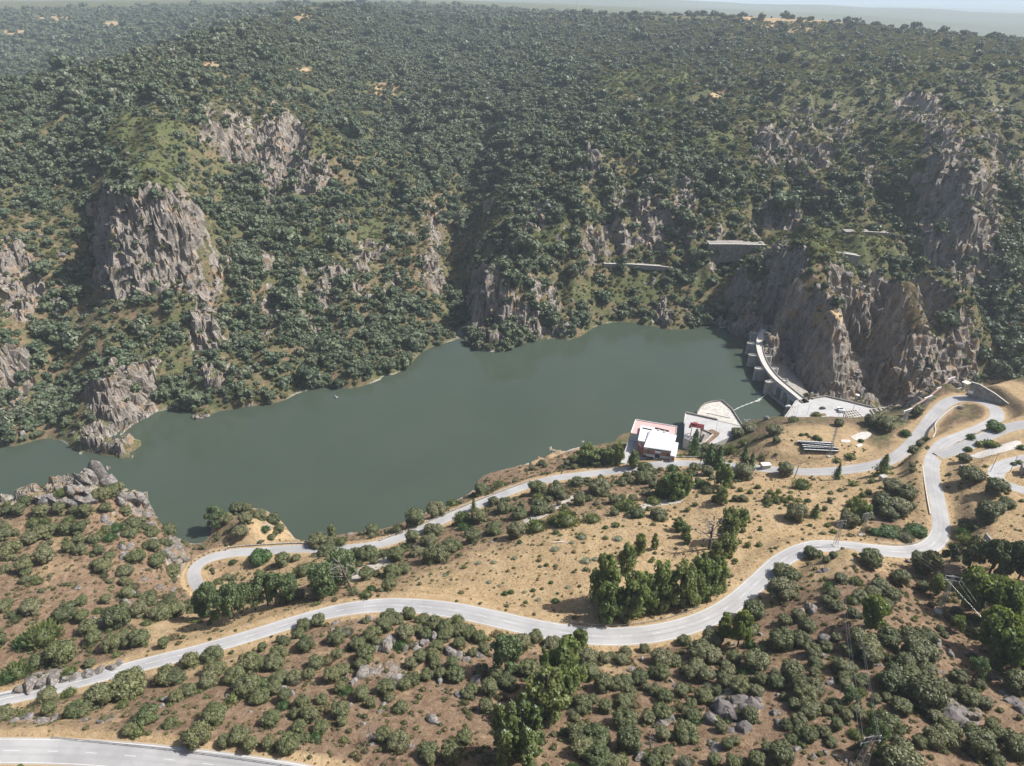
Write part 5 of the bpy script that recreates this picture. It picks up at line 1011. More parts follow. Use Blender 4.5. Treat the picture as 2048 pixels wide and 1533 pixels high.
# ---- quay with crane
tb = MB(); tb.prism(QUAY_OUT, -14, 6.6); qo = P(1420, 840, z=0); o = empty("quay", qo, "pale concrete quay projecting into the reservoir beside the powerhouse", "quay"); tb.build("outer_apron", M_SLAB, o, local=qo)
tb = MB(); tb.prism(QUAY_IN, -14, 8.6); tb.build("deck", M_PAVE, o, local=qo)
def loop_px(txt, z): return [tuple(P(*map(float, t_.split(',')), z=z)[:2]) for t_ in txt.split()]
MB().strip(loop_px("1394,827 1402,815 1410,808 1425,804 1444,802 1463,818 1485,852", 7), .5, 6.6, 7.9).build("parapet", M_CONCD, o, local=qo)
MB().strip(loop_px("1371,826 1435,840", 9), .8, 8.6, 10.0).build("parapet", M_CONCD, o, local=qo)
MB().strip(loop_px("1371,826 1368,848", 9), .5, 8.6, 9.3).build("curb", M_DECK, o, local=qo); MB().strip(loop_px("1436,841 1484,853", 9), .3, 8.6, 8.9).build("curb", M_DECK, o, local=qo); MB().strip(loop_px("1414,826 1460,836", 7), .5, 6.6, 7.1).build("curb", M_DECK, o, local=qo)
pit = loop_px("1402,858 1426,869 1407,888 1386,884", 9); MB().prism(pit, 8.6, 8.64).build("pit_floor", M_CONCD, o, local=qo); MB().strip(pit[:2], .8, 8.6, 9.7).build("pit_wall", M_CONCD, o, local=qo); MB().strip(pit[1:3], .8, 8.6, 9.5).build("pit_wall", M_SLAB, o, local=qo); MB().strip(loop_px("1401,884 1407,872", 9), 1.4, 8.6, 10.4).build("pit_block", M_DARK, o, local=qo)
tb = MB(); tb.prism(loop_px("1412,861 1425,858 1440,866 1436,872 1412,891 1403,892 1424,872", 9), 8.6, 8.7); tag(tb.build("dirt_patch", M_GROUND), kind="structure")
q = P(1391, 872, z=8.6); o = empty("gantry_crane", q, "dark red gantry crane standing over the quay edge", "crane")
u_ = P(1403, 872, z=8.6) - P(1380, 868, z=8.6); rzc = math.atan2(u_[1], u_[0]); o.rotation_euler = (0, 0, rzc)
for sx in (-3.6, 3.6):
    for sy in (-2.2, 2.2): MB().bar((sx, sy, 0), (sx * .92, sy * .8, 8.5), .36, .3, 4).build("leg", M_RED, o)
MB().box((0, 0, 9.0), (10, 1.0, 1.0)).box((0, 2, 8.9), (10, .8, .9)).box((0, -2, 8.9), (10, .8, .9)).build("bridge", M_RED, o)
MB().box((-1.5, 0, 10.1), (3.2, 2.6, 1.5)).build("winch_house", M_RED, o); MB().box((-4.8, 0, 7.2), (1.4, 1.4, 2.2)).build("cab", M_RED, o); mb = MB()
for sx in (-3.5, 3.5): mb.bar((sx, -2.1, 3), (sx, 2.1, 7.5), .14); mb.bar((sx, 2.1, 3), (sx, -2.1, 7.5), .14); mb.bar((sx, -2.15, 3), (sx, 2.15, 3), .16)
mb.build("brace", M_RED, o); MB().bar((1.5, 0, 8.4), (1.5, 0, 2.6), .06).box((1.5, 0, 2.3), (.6, .6, .8)).build("hook", M_DARK, o)
# ---- powerhouse
PH = P(1312, 885, z=17); PH[2] = 0; pw = empty("powerhouse", PH, "white and red brick powerhouse with flat white and pink roofs by the water", "building")
pink = loop_px("1271,840 1354,854 1350,880 1262,866", 22.5); MB().prism(pink, -4, 22.0).build("lower_block", M_WHITE, pw, local=PH); MB().prism(pink, 22.0, 22.3).build("pink_roof", M_PINK, pw, local=PH)
MB().strip([pink[3], pink[0], pink[1], pink[2]], .35, 22.3, 23.0).build("roof_rim", M_WHITE, pw, local=PH)
b2 = loop_px("1282,851 1338,861 1334,892 1276,881", 24.6); MB().prism(b2, 0, 24.6).build("middle_block", M_WHITE, pw, local=PH); MB().strip(loop_px("1285,857 1304,861", 24.6), .5, 24.6, 25.3).strip(loop_px("1310,857.5 1338,864", 24.6), .5, 24.6, 25.6).build("roof_rim", M_DARK, pw, local=PH)
hip = loop_px("1299,863 1352,872 1343,902 1289,894", 25.6); c = np.mean(hip, axis=0); MB().prism(hip, 8, 25.2).build("main_block", M_WHITE, pw, local=PH)
ov = [tuple(c + (np.array(q) - c) * 1.045) for q in hip]; mb = MB(); mb.add([(*q, 25.2) for q in ov] + [(*q, 25.7) for q in ov], [(3, 2, 1, 0)] + [(i, (i + 1) % 4, 4 + (i + 1) % 4, 4 + i) for i in range(4)])
r0, r1 = np.array(ov[0]) * .86 + c * .14, np.array(ov[2]) * .86 + c * .14; mb.add([(*q, 25.7) for q in ov] + [(*r0, 26.5), (*r1, 26.5)], [(3, 0, 4), (0, 1, 4), (1, 5, 4), (1, 2, 5), (2, 3, 5), (3, 4, 5)]); mb.build("white_roof", M_WROOF, pw, local=PH)
an = loop_px("1344,884 1357,886 1350,913 1341,911", 23.5); MB().prism(an, 8, 23.5).build("annex", M_WHITE, pw, local=PH)
def face(A, B, u0, u1, z0, z1, out=.12, th=.3):
    A, B = np.array(A), np.array(B); d = (B - A); L = np.linalg.norm(d); d /= L; n_ = np.array([d[1], -d[0]])
    a, b = A + d * L * u0 + n_ * (out - th), A + d * L * u1 + n_ * (out - th); c_, e_ = b + n_ * th, a + n_ * th
    return MB().prism([tuple(a), tuple(b), tuple(c_), tuple(e_)], z0, z1)
D_, C_ = hip[3], hip[2]
for u0, u1 in ((.02, .13), (.2, .42), (.60, .84), (.90, .99)): face(D_, C_, u0, u1, 20.6, 23.6).build("brick_panel", M_BRICK, pw, local=PH)
for u0, u1 in ((.13, .2), (.84, .90)): face(D_, C_, u0, u1, 20.6, 23.6, .05).build("window", M_GLASS, pw, local=PH)
face(D_, C_, .12, .98, 24.0, 24.7, .06).build("window", M_GLASS, pw, local=PH)
face(D_, C_, .42, .60, 18.2, 22.4, .05).build("entrance", M_GLASS, pw, local=PH); face(D_, C_, .40, .62, 22.6, 24.0, 1.2, 1.4).build("canopy", M_WHITE, pw, local=PH)
for u0, u1, zz in ((.1, .42, 19.2), (.38, .62, 17.0)): face(D_, C_, u0, u1, zz, zz + 1.2, 1.4, 1.4).build("balcony", M_WHITE, pw, local=PH)
face(D_, C_, .0, .38, 17.2, 18.9, .05).build("window", M_GLASS, pw, local=PH); face(D_, C_, .62, .98, 17.3, 18.0, .04).build("window", M_GLASS, pw, local=PH)  # lower floor: dark panels standing for the shade in a recess
face(b2[0], b2[3], .25, .95, 18, 22.4, .12) if False else face(b2[3], b2[0], -.0, .01, 0, 1)
A_l, B_l = b2[0], b2[3]
for u0, u1 in ((.55, .68), (.78, .97)): face(A_l, B_l, u0, u1, 19.6, 23.4, .12).build("brick_panel", M_BRICK, pw, local=PH); face(A_l, B_l, u0, u1, 15.0, 18.2, .12).build("brick_panel", M_BRICK, pw, local=PH)
face(A_l, B_l, .69, .77, 19.8, 23, .05).build("window", M_GLASS, pw, local=PH); face(A_l, B_l, .69, .77, 15.2, 18, .05).build("window", M_GLASS, pw, local=PH)
face(pink[0], pink[3], .2, .98, 17.5, 20.8, .12).build("brick_panel", M_BRICK, pw, local=PH); face(b2[3], hip[3], .05, .9, 15.5, 22.8, .12).build("brick_panel", M_BRICK, pw, local=PH)
face(an[3], an[2], .1, .9, 19.6, 22.4, .1).build("brick_panel", M_BRICK, pw, local=PH)
for a, b in ((1317, 862), (1329, 865)): q = P(a, b, z=24.6); MB().box((q[0], q[1], 25.1), (1.4, 1.2, 1.0)).build("roof_vent", M_DECK, pw, .1, local=PH)
tb = MB(); tb.prism(loop_px("1262,868 1290,905 1345,917 1372,917 1372,923 1330,926 1255,928 1235,925 1248,905", 16), 8, 16.02); tag(tb.build("forecourt", M_PAVE), kind="structure")
wall_px("curved_wall", [(1285, 905, 16), (1286, 913, 16), (1296, 917, 16), (1322, 921, 16)], .35, 0, 1.0, M_WHITE, "low white curved wall at the foot of the powerhouse", "wall", sm=1.0)
# ---- walls, rails
def fence_run(name, pts, label, cat, rail_h=.75, post=4.0, m=M_GALV, stone=False, group=None):
    q = catmull([P(a, b, z=z) for a, b, z in pts], 1.0); q[:, 2] = np.maximum(H(q[:, 0], q[:, 1]), q[:, 2] - 1.5)
    O_ = q[len(q) // 2].copy(); o = empty(name, O_, label, cat, group); s = np.concatenate([[0], np.cumsum(np.linalg.norm(np.diff(q[:, :2], axis=0), axis=1))])
    if stone: MB().strip([tuple(x) for x in q], .45, -.3, rail_h).build("coping", m, o, local=O_)
    else: MB().strip([tuple(x) for x in q], .10, rail_h - .34, rail_h).build("rail", m, o, local=O_)
    n = min(96, int(s[-1] / post))
    for k in range(n + 1):
        c = [np.interp(k * s[-1] / max(n, 1), s, q[:, j]) for j in range(3)]
        MB().box((c[0], c[1], c[2] + rail_h / 2 - .1), (.16, .16, rail_h + .1) if not stone else (.6, .6, rail_h + .5)).build("post", M_CONC if stone else M_GALV, o, local=O_)
    return o
fence_run("guardrail", [(104, 1476, 94), (160, 1482, 94), (250, 1491, 94), (350, 1502, 94), (450, 1515, 94), (560, 1531, 94), (640, 1545, 94)], "long steel guardrail on the outer edge of the bottom road", "guardrail")
fence_run("guardrail", [(-40, 1402, 66.5), (0, 1393, 66.5), (40, 1385, 66.5), (76, 1376, 66.5)], "short steel guardrail beside the middle road at the left edge", "guardrail")
fence_run("guardrail", [(1128, 1244, 66), (1170, 1250, 66), (1240, 1252, 65.5), (1310, 1243, 65), (1360, 1229, 64.5), (1402, 1213, 64)], "long steel guardrail inside the bend below the poplar grove", "guardrail")
fence_run("guardrail", [(1740, 1081, 58), (1770, 1088, 58), (1815, 1090, 57), (1845, 1080, 56), (1858, 1060, 55)], "steel guardrail round the inside of the right hand bend", "guardrail")
fence_run("stone_guard_wall", [(760, 1081, 13.2), (800, 1065, 13.2), (860, 1042, 13.2), (900, 1024, 13.2), (950, 1003, 13.6), (1010, 980, 14), (1060, 962, 14.2)], "low stone guard wall along the waterside road", "guard wall", .7, 6.0, M_WALL, True)
fence_run("stone_guard_wall", [(458, 1096, 14.6), (500, 1092, 14.3), (585, 1087, 13.7), (620, 1088, 13.5)], "low stone guard wall beside the bay headland", "guard wall", .7, 4.0, M_WALL, True)
fence_run("stone_guard_wall", [(1352, 914, 19), (1380, 914, 20.2), (1408, 915, 21.2), (1450, 921, 23)], "stone guard wall right of the powerhouse", "guard wall", .9, 4.5, M_WALL, True)
for k, (a, b) in enumerate(((452, 1099), (440, 1100), (429, 1102), (419, 1105), (409, 1110), (400, 1115), (391, 1121), (384, 1128), (379, 1135))):
    q = P(a, b, z=15.3); o = MB().box((0, 0, .3), (.6, .6, 1.1)).build("marker_stone", M_WALL, bevel=.1); o.location = (q[0], q[1], max(q[2], float(H(q[0], q[1])))); tag(o, None, "marker stone", "marker stones around the left hairpin"); name_later(o, "short stone road marker", "marker", a, b)
wall_px("low_white_wall", [(1927, 815, 41.5), (1908, 815.5, 41), (1872, 846, 41.5), (1870, 868, 44), (1846, 912, 49), (1847, 950, 51.5), (1853, 992, 53), (1860, 1030, 54)], .5, -1.5, .75, M_DECK, "low whitish wall along the inner side of the right road and island", "wall", sm=2.0)
wall_px("low_white_wall", [(1930, 775, 41), (1900, 785, 40), (1880, 799, 39), (1857, 823, 37.5), (1845, 840, 36.5)], .5, -1.5, .8, M_DECK, "low pale wall on the outer edge of the top bend above the gorge", "wall", sm=2.0)
# retaining wall at the right with its portal
rw = [(1934, 796, 41.2), (1955, 799, 41.6), (1985, 806, 42.5), (2018, 816, 44)]; q = [P(a, b, z=z) for a, b, z in rw]; O_ = q[1].copy(); o = empty("retaining_wall", O_, "tall stained stone retaining wall above the top bend", "retaining wall")
tops = [P(1943, 765, Y=q[0][1] + 3), P(1960, 770, Y=q[1][1] + 2), P(1990, 788, Y=q[2][1] + 2), P(2022, 812, Y=q[3][1] + 1)]
mb = MB(); V_ = []; F_ = []
for a, b in zip(q, tops): V_ += [(a[0], a[1], a[2] - 2), (b[0], b[1], b[2]), (b[0] + 1, b[1] + 1.2, b[2]), (a[0] + 1.2, a[1] + 1.5, a[2] - 2)]
for i in range(3): F_ += [(4 * i + k, 4 * i + (k + 1) % 4, 4 * i + 4 + (k + 1) % 4, 4 * i + 4 + k) for k in range(4)]
F_ += [(3, 2, 1, 0), (12, 13, 14, 15)]; mb.add(V_, F_); mb.build("wall_face", M_WALL, o, local=O_)
mb = MB(); mb.strip([tuple(b) for b in tops], .8, 0, .35); mb.build("coping", M_DECK, o, local=O_)
pq = (q[0] + q[1]) / 2; sg = P(1941, 785, Y=pq[1] - .6); MB().box((sg[0], sg[1], sg[2]), (3.0, .12, 1.9), math.atan2(q[1][1] - q[0][1], q[1][0] - q[0][0])).build("sign_board", M_SIGN, o, local=O_)
q = P(1931, 772, z=41.5); o = empty("portal_canopy", (q[0], q[1], q[2]), "pale slab canopy at the left end of the retaining wall", "canopy"); MB().box((0, 0, 2.8), (5.5, 4.5, .35), .5).build("roof_slab", M_DECK, o); mb = MB()
for x_, y_ in ((-1.8, -1.4), (1.8, -1.4), (-1.8, 1.4), (1.8, 1.4)): mb.box((x_, y_, 1.2), (.3, .3, 2.8))
mb.build("post", M_CONC, o)
# far bank walls
for pts, lab, h in (([(1419, 489, 0), (1470, 489, 0), (1533, 491, 0)], "high grey road retaining wall across the water, largest of the far walls", 20), ([(1660, 503, 0), (1690, 508, 0), (1720, 513, 0)], "short grey wall on the far ridge behind the rock dome", 11), ([(1208, 528, 0), (1260, 529, 0), (1320, 533, 0), (1345, 536, 0)], "long low stone wall of the old road across the water", 4.5), ([(1692, 464, 0), (1735, 464, 0), (1778, 467, 0)], "shaded wall below the cliffs, highest of the far walls", 13)):
    g_ = hit([a for a, b, c in pts], [b + 4 for a, b, c in pts]); yy = np.median(g_[:, 1]); dp_ = h * .55; q = [tuple(P(a, b, Y=yy - dp_)) for a, b, c in pts]; c = q[len(q) // 2]
    o = empty("road_wall", c, lab, "retaining wall"); MB().strip(q, 1.2, -h, 0).build("wall_face", M_WALL, o, local=c); zt_ = [a[2] for a in q]; MB().prism([(a[0], a[1]) for a in q] + [(a[0], a[1] + dp_ + 3) for a in q[::-1]], [z_ - h for z_ in zt_ + zt_[::-1]], [z_ - .1 for z_ in zt_ + zt_[::-1]]).build("road_bed", M_CONCD, o, local=c); MB().strip(q, 1.6, 0, .5).build("coping", M_DECK, o, local=c)
    if h > 12: ct = MB(); [ct.box((q[0][0] + (q[-1][0] - q[0][0]) * k / 12, min(q[0][1], q[-1][1]) - .8, q[0][2] - h * .5), (.6, 1.0, h)) for k in range(13)]; ct.build("buttress", M_WALL, o, local=c)
# stone hut and ruins
q = hit(1903, 1153)[0]; o = empty("stone_hut", q, "small stone hut with a brown tiled roof among the right hand trees", "hut", None, -.25); MB().box((0, 0, 1.4), (8.5, 5.0, 3.4)).build("wall", M_WALL, o)
mb = MB(); mb.add([(-4.6, -2.9, 3.1), (4.6, -2.9, 3.1), (4.6, 2.9, 3.9), (-4.6, 2.9, 3.9), (-4.6, -2.9, 3.35), (4.6, -2.9, 3.35), (4.6, 2.9, 4.15), (-4.6, 2.9, 4.15), (-4.6, .4, 4.9), (4.6, .4, 4.9)], [(0, 1, 2, 3), (4, 5, 9, 8), (9, 6, 7, 8), (0, 4, 8, 7, 3), (1, 2, 6, 9, 5), (0, 1, 5, 4), (2, 3, 7, 6)]); mb.build("roof", M_TILE, o)
MB().box((1.0, -2.52, 1.1), (1.1, .1, 2.0)).build("door", M_DARK, o); MB().box((-2.4, -2.52, 1.7), (.8, .1, .7)).build("window", M_DARK, o)
q = hit(1968, 1100)[0]; o = MB().box((0, 0, 3.0), (1.2, 5.5, 8.5)).build("stone_pillar", M_WALL, bevel=.15); o.location = q; tag(o, "tall old stone wall end rising among oaks on the right", "stone wall")
q = P(2046, 950, z=61); o = empty("stone_ruin", q, "brown stone ruin cut by the right edge of the view", "ruin", None, -.5); MB().box((3, 0, 2), (8, .8, 5.5)).box((-.7, 3, 1.6), (.8, 6, 4.6)).build("wall", M_WALL, o); MB().box((3, -.42, 1.2), (1.2, .1, 2.2)).build("doorway", M_DARK, o)
q = hit(1922, 938)[0]; o = MB().box((0, 0, .9), (2.2, 1.8, 2.4)).build("concrete_block", M_CONCD, bevel=.12); o.location = q; tag(o, "broken grey concrete block beside oaks below the pale slab", "concrete block")
q = hit(1765, 960)[0]; o = empty("small_shed", q, "small pale concrete shed half hidden behind a dark oak", "shed", None, .3); MB().box((0, 0, 1.2), (3.4, 2.6, 2.6)).build("wall", M_DECK, o); MB().box((0, 0, 2.62), (3.8, 3.0, .2)).build("roof", M_CONC, o); MB().box((.2, -1.33, .9), (.9, .06, 1.8)).build("door", M_DARK, o)
q = hit(1530, 938)[0]; o = empty("small_shed", q, "low white roofed shed by the lower road among trees", "shed", None, .1); MB().box((0, 0, 1.3), (5.5, 3, 2.8)).build("wall", M_DECK, o); MB().box((0, 0, 2.85), (6, 3.5, .25)).build("roof", M_WROOF, o)
MB_ = MB(); MB_.prism(poly_px("1700,851 1738,857 1741,861 1702,855", 35), 33.5, 35.8); tag(MB_.build("concrete_trough", M_CONC), "long pale concrete trough at the back edge of the solar field", "trough")
def lay(name, txt, m, up=.14, z=None):
    q = hit(*zip(*[map(float, t_.split(',')) for t_ in txt.split()])); c = q[:, :2].mean(0); n_ = 14; P_ = []
    lp = catmull(np.vstack([q, q[:1]]), 2.0)[:, :2]; V_ = [(c[0], c[1], float(H(*c)) + up)]; R_ = 5
    for k in range(1, R_ + 1):
        for a in lp: x_, y_ = c + (a - c) * k / R_; V_.append((x_, y_, float(H(x_, y_)) + up))
    m_ = len(lp); F_ = [(0, 1 + i, 1 + (i + 1) % m_) for i in range(m_)] + [(1 + (k - 1) * m_ + i, 1 + k * m_ + i, 1 + k * m_ + (i + 1) % m_, 1 + (k - 1) * m_ + (i + 1) % m_) for k in range(1, R_) for i in range(m_)]
    mb = MB(); mb.add(V_, F_); return tag(mb.build(name, m), kind="structure")
M_CHALK = weathered("pale_slab", (.52, .49, .45), .18, .6, .95, False, .2, (.40, .36, .31)); M_GRAVEL = weathered("gravel", (.40, .36, .31), .2, .5, .95, False, .5)
lay("pale_slab", "1938,914 1975,900 2030,884 2042,888 2036,897 2000,908 1960,918", M_CHALK); lay("bare_patch", "1700,876 1725,866 1742,869 1735,878 1712,882", M_CHALK); lay("bare_patch", "1683,880 1700,881 1698,888 1682,886", M_CHALK); lay("bare_patch", "1711,893 1722,888 1725,892 1716,897", M_CHALK)
lay("gravel_track", "1046,1043 1080,1022 1120,1005 1150,990 1165,984 1170,992 1140,1006 1110,1022 1078,1040 1052,1052", M_GRAVEL); lay("gravel_track", "690,1160 720,1138 760,1120 775,1108 792,1110 784,1128 750,1142 715,1160", M_GRAVEL); lay("gravel_track", "1280,1012 1310,1004 1360,1000 1362,1006 1312,1014 1284,1018", M_GRAVEL)
# ---- solar rows
for k, (x0, y0, x1, y1) in enumerate(((1594, 887, 1665, 891), (1598, 892, 1667, 896), (1602, 897, 1671, 900.5), (1604, 901.5, 1675, 904), (1606, 906, 1675, 909))):
    A, B = hit([x0, x1], [y0, y1]); A[2] = B[2] = max(A[2], B[2]) ; d = B - A; L = np.linalg.norm(d[:2]); o = empty("solar_row", (A + B) / 2, None, "solar panels", "rows of solar panels on the dry field", math.atan2(d[1], d[0])); name = ("farthest", "second farthest", "middle", "second nearest", "nearest")[k]
    o["label"] = "%s of five rows of solar panels on the dry field" % name
    th = rad(20); w_ = 2.3; fr = MB(); 
    for i in range(8):
        xa, xb = -L / 2 + L * i / 8 + .12, -L / 2 + L * (i + 1) / 8 - .12; V_ = []
        for yy, off in ((-w_ / 2, .03), (w_ / 2, .03)): pass
        c_ = math.cos(th); s2 = math.sin(th); f = lambda x_, v_, up: (x_, v_ * c_ + up * s2, 1.55 - v_ * s2 + up * c_)
        mb = MB(); mb.add([f(xa, -w_ / 2, 0), f(xb, -w_ / 2, 0), f(xb, w_ / 2, 0), f(xa, w_ / 2, 0), f(xa, -w_ / 2, .06), f(xb, -w_ / 2, .06), f(xb, w_ / 2, .06), f(xa, w_ / 2, .06)], [(3, 2, 1, 0), (4, 5, 6, 7), (0, 1, 5, 4), (1, 2, 6, 5), (2, 3, 7, 6), (3, 0, 4, 7)]); mb.build("panel", M_PANEL, o)
        xm = (xa + xb) / 2; fr.bar((xm, -.9, 0), (xm, -.9, 1.85), .07); fr.bar((xm, .9, 0), (xm, .9, 1.2), .07)
    fr.bar(f(-L / 2, -w_ / 2 - .05, -.05), f(L / 2, -w_ / 2 - .05, -.05), .22, n=4); fr.bar(f(-L / 2, w_ / 2 + .05, 0), f(L / 2, w_ / 2 + .05, 0), .22, n=4); fr.strip([(-L / 2, -.4), (L / 2, -.4)], .1, .1, 1.5); fr.build("rack_and_shade", M_DARK, o)  # dark edge bars and upright sheet also draw the shade between rows
# ------------------------------------------------------------------ masts, gantries, cables
def lattice(o, hgt, w0, w1, part="frame", m=M_GALV, r=.09, seg=8, lean=(0, 0)):
    mb = MB(); cr = lambda z, i: (lean[0] * z / hgt + (w0 + (w1 - w0) * z / hgt) / 2 * (1, -1, -1, 1)[i], lean[1] * z / hgt + (w0 + (w1 - w0) * z / hgt) / 2 * (1, 1, -1, -1)[i], z)
    for i in range(4): mb.bar(cr(-.4, i), cr(hgt, i), r * 1.2, r, 4)
    for k in range(seg):
        za, zb = hgt * k / seg, hgt * (k + 1) / seg
        for i in range(4): mb.bar(cr(za, i), cr(zb, (i + 1) % 4), r * .6, n=3); mb.bar(cr(za, (i + 1) % 4), cr(zb, i), r * .6, n=3)
    mb.build(part, m, o)
def pylon(px, py, hpx, label, w0=2.4, w1=.7, arms=((.98, 2.6), (.86, 3.2), (.74, 2.6)), rz=0.3, q=None, cat="pylon", r=.09, hm=None):
    q = hit(px, py)[0] if q is None else q; s = project(*q)[2] / FPX; dep = math.atan2(CAM[2] - q[2], math.hypot(q[0], q[1])); h = hm or hpx * s / math.cos(dep)
    o = empty("lattice_pylon", q, label, cat, None, rz); lattice(o, h, w0, w1, r=r, seg=max(6, int(h / 2.2))); tips = []
    for f, l in arms:
        mb = MB(); mb.bar((-l, 0, h * f), (l, 0, h * f), r * 1.1, n=4); mb.bar((-l, 0, h * f), (0, 0, h * f + l * .22), r * .8, n=3); mb.bar((l, 0, h * f), (0, 0, h * f + l * .22), r * .8, n=3); mb.build("cross_arm", M_GALV, o)
        for sx in (-1, 1): MB().bar((sx * l, 0, h * f), (sx * l, 0, h * f - 1.0), .13, .10, 6).build("insulator", M_WHITE, o); tips.append(Vector((q[0] + sx * l * math.cos(rz), q[1] + sx * l * math.sin(rz), q[2] + h * f - 1.0)))
    MB().box((0, 0, 0), (w0 + .8, w0 + .8, .8)).build("footing", M_DECK, o)
    return tips
M_WIRE = mat("aluminium_cable", (.55, .56, .57), .4, .5)
def span(pairs, label, sag=.03, r=.045, name="power_line"):
    a0 = Vector(pairs[0][0]); o = empty(name, a0, label, "power line")
    for a, b in pairs:
        a, b = Vector(a), Vector(b); L = (b - a).length; n = 22; pts = []
        for i in range(n + 1): u_ = i / n; p_ = a.lerp(b, u_); p_.z -= sag * L * 4 * u_ * (1 - u_); pts.append(p_ - a0)
        MB().path(pts, r, 4).build("cable", M_WIRE, o)
qb = P(1686, 1615, z=99.0); qb[2] = float(H(qb[0], qb[1]))
t_low = pylon(0, 0, 0, "lattice pylon at the bottom edge right of centre", 3.6, .8, ((.985, 2.2), (.91, 2.5)), 0.15, qb, r=.05, hm=float(P(1690, 1472, Y=qb[1])[2] - qb[2]))
t_kn = pylon(1670, 1092, 52, "slim lattice pylon on the knoll beside the road", 1.6, .6, ((.98, 2.0), (.86, 2.2)), .2, r=.07)
t_sl = pylon(1722, 1072, 46, "lattice pylon with white insulators on the slope above the bend", 1.5, .6, ((.98, 2.6), (.88, 2.6), (.78, 2.2)), .2, r=.08)
t_va = pylon(1876, 1226, 76, "lattice pylon below the stone hut in the right hollow", 1.9, .7, ((.98, 2.8), (.88, 2.8)), -.2, r=.08)
t_so = pylon(1657, 915, 58, "slim lattice pylon standing in front of the solar rows", 1.6, .6, ((.98, 1.8), (.88, 2.0), (.76, 1.8)), .2, r=.08)
span([(t_low[i], t_kn[j]) for i, j in ((0, 0), (1, 1), (2, 2), (3, 3))], "four long cables rising from the bottom pylon to the knoll pylon", .012, .014)
span([(t_kn[i], t_so[i]) for i in (0, 1, 2)], "thin cables from the knoll pylon to the solar field pylon", .02, .017)
span([(t_sl[i], t_va[j]) for i, j in ((0, 0), (1, 1), (3, 3))], "cables from the slope pylon down to the hollow pylon", .02, .017)
ends = [P(2075, 1345 + 14 * k, Y=165) for k in range(3)]
span([(t_va[i], Vector(e_)) for i, e_ in zip((0, 1, 3), ends)], "cables running from the hollow pylon out at the right edge", .02, .017)
# switchyard gantry row beyond the top bend
G = []
for k, (px, py, hm, lab) in enumerate(((1805, 853, 13.5, "gantry tower nearest the concrete trough"), (1846, 826, 13.5, "gantry tower second from the trough"), (1870, 806, 13.5, "gantry tower third from the trough"), (1893, 785, 12.5, "gantry tower farthest from the trough"))):
    zz = (33, 32, 30, 33)[k]; q = P(px, py, z=zz); g0 = float(H(q[0], q[1])); h = hm + max(0, q[2] - g0); q = np.array([q[0], q[1], min(q[2], g0)])
    o = empty("gantry_tower", q, "grey lattice " + lab, "gantry tower", None, .45); lattice(o, h, 3.0, 1.1, seg=8, r=.13)
    for f, l in ((.98, 4.2), (.86, 3.4)):
        MB().box((0, 0, h * f), (2 * l, .5, .35)).build("cross_arm", M_SIGN if f > .9 else M_GALV, o)
    for sx in (-3.6, 0, 3.6): MB().bar((sx, 0, h * .98), (sx, 0, h * .98 - 1.3), .16, .12, 6).build("insulator", M_WHITE, o)
    G.append(Vector((q[0], q[1], q[2] + h)))
M_RUST = weathered("rusty_steel", (.40, .29, .24), .25, 1.2, .8)
for k, (a, b) in enumerate(zip(G[:-1], G[1:])):
    o = empty("lattice_beam", (a + b) / 2, ("nearest", "middle", "farthest")[k] + " rusty lattice beam joining the gantry towers", "beam"); mb = MB(); c = (a + b) / 2; n = 10
    for dx, dz in ((-.6, -.5), (.6, -.5), (0, -1.4)): mb.bar(a - c + Vector((dx, 0, dz)), b - c + Vector((dx, 0, dz)), .2, n=4)
    for i in range(n):
        u0, u1 = a.lerp(b, i / n) - c, a.lerp(b, (i + 1) / n) - c
        for d0, d1 in (((-.6, -.5), (0, -1.4)), ((0, -1.4), (.6, -.5)), ((.6, -.5), (-.6, -.5))): mb.bar(u0 + Vector((d0[0], 0, d0[1])), u1 + Vector((d1[0], 0, d1[1])), .13, n=3)
    mb.build("truss", M_RUST, o)
yd = P(1743, 817, z=13)
span([(G[i], Vector(yd) + Vector((2 * i, 0, i * .5))) for i in range(3)], "cables from the gantry towers down to the terrace end", .03, .05)
span([(G[i] + Vector((0, 0, -.5)), Vector(P(2070, 738 + 9 * i, Y=560))) for i in range(1, 4)], "cables from the gantry towers over the gorge to the right", .02, .05)
# single poles
q = hit(1588, 958)[0]; o = empty("concrete_pole", q, "thick leaning concrete pole with short cross arm beside the lower road", "utility pole"); MB().bar((0, 0, -.4), (1.0, 0, 10.5), .42, .26, 8).build("pole", M_DECK, o); MB().box((1.0, 0, 10.3), (2.6, .3, .3)).build("cross_arm", M_GALV, o)
for sx in (-1.2, 0, 1.2): MB().bar((1 + sx, 0, 10.45), (1 + sx, 0, 10.9), .12, .1, 6).build("insulator", M_WHITE, o)
for px, py, hh, lab in ((1980, 945, 33, "brown wooden pole left of the right edge road loop"), (2018, 948, 30, "brown wooden pole inside the right edge road loop")):
    q = hit(px, py)[0]; s = project(*q)[2] / FPX; o = empty("wooden_pole", q, lab, "utility pole"); h = hh * s / .75; MB().bar((0, 0, -.3), (.4, 0, h), .17, .12, 6).build("pole", M_WOODP, o); MB().box((.4, 0, h - .3), (1.2, .12, .12)).build("cross_arm", M_WOODP, o)
for px, py, hp in ((1577, 851, 34), (1580, 852, 34), (1583, 851, 34), (1589, 845, 30)):
    q = hit(px, py)[0]; s = project(*q)[2] / FPX; o = empty("thin_mast", q, None, "mast", "thin masts on the bank left of the terrace"); o["label"] = "thin grey mast standing on the bank left of the terrace"; h = hp * s / .8; MB().bar((0, 0, -.3), (0, 0, h), .10, .07, 5).build("pole", M_GALV, o); MB().box((0, 0, h), (.5, .5, .3)).build("head", M_GALV, o)
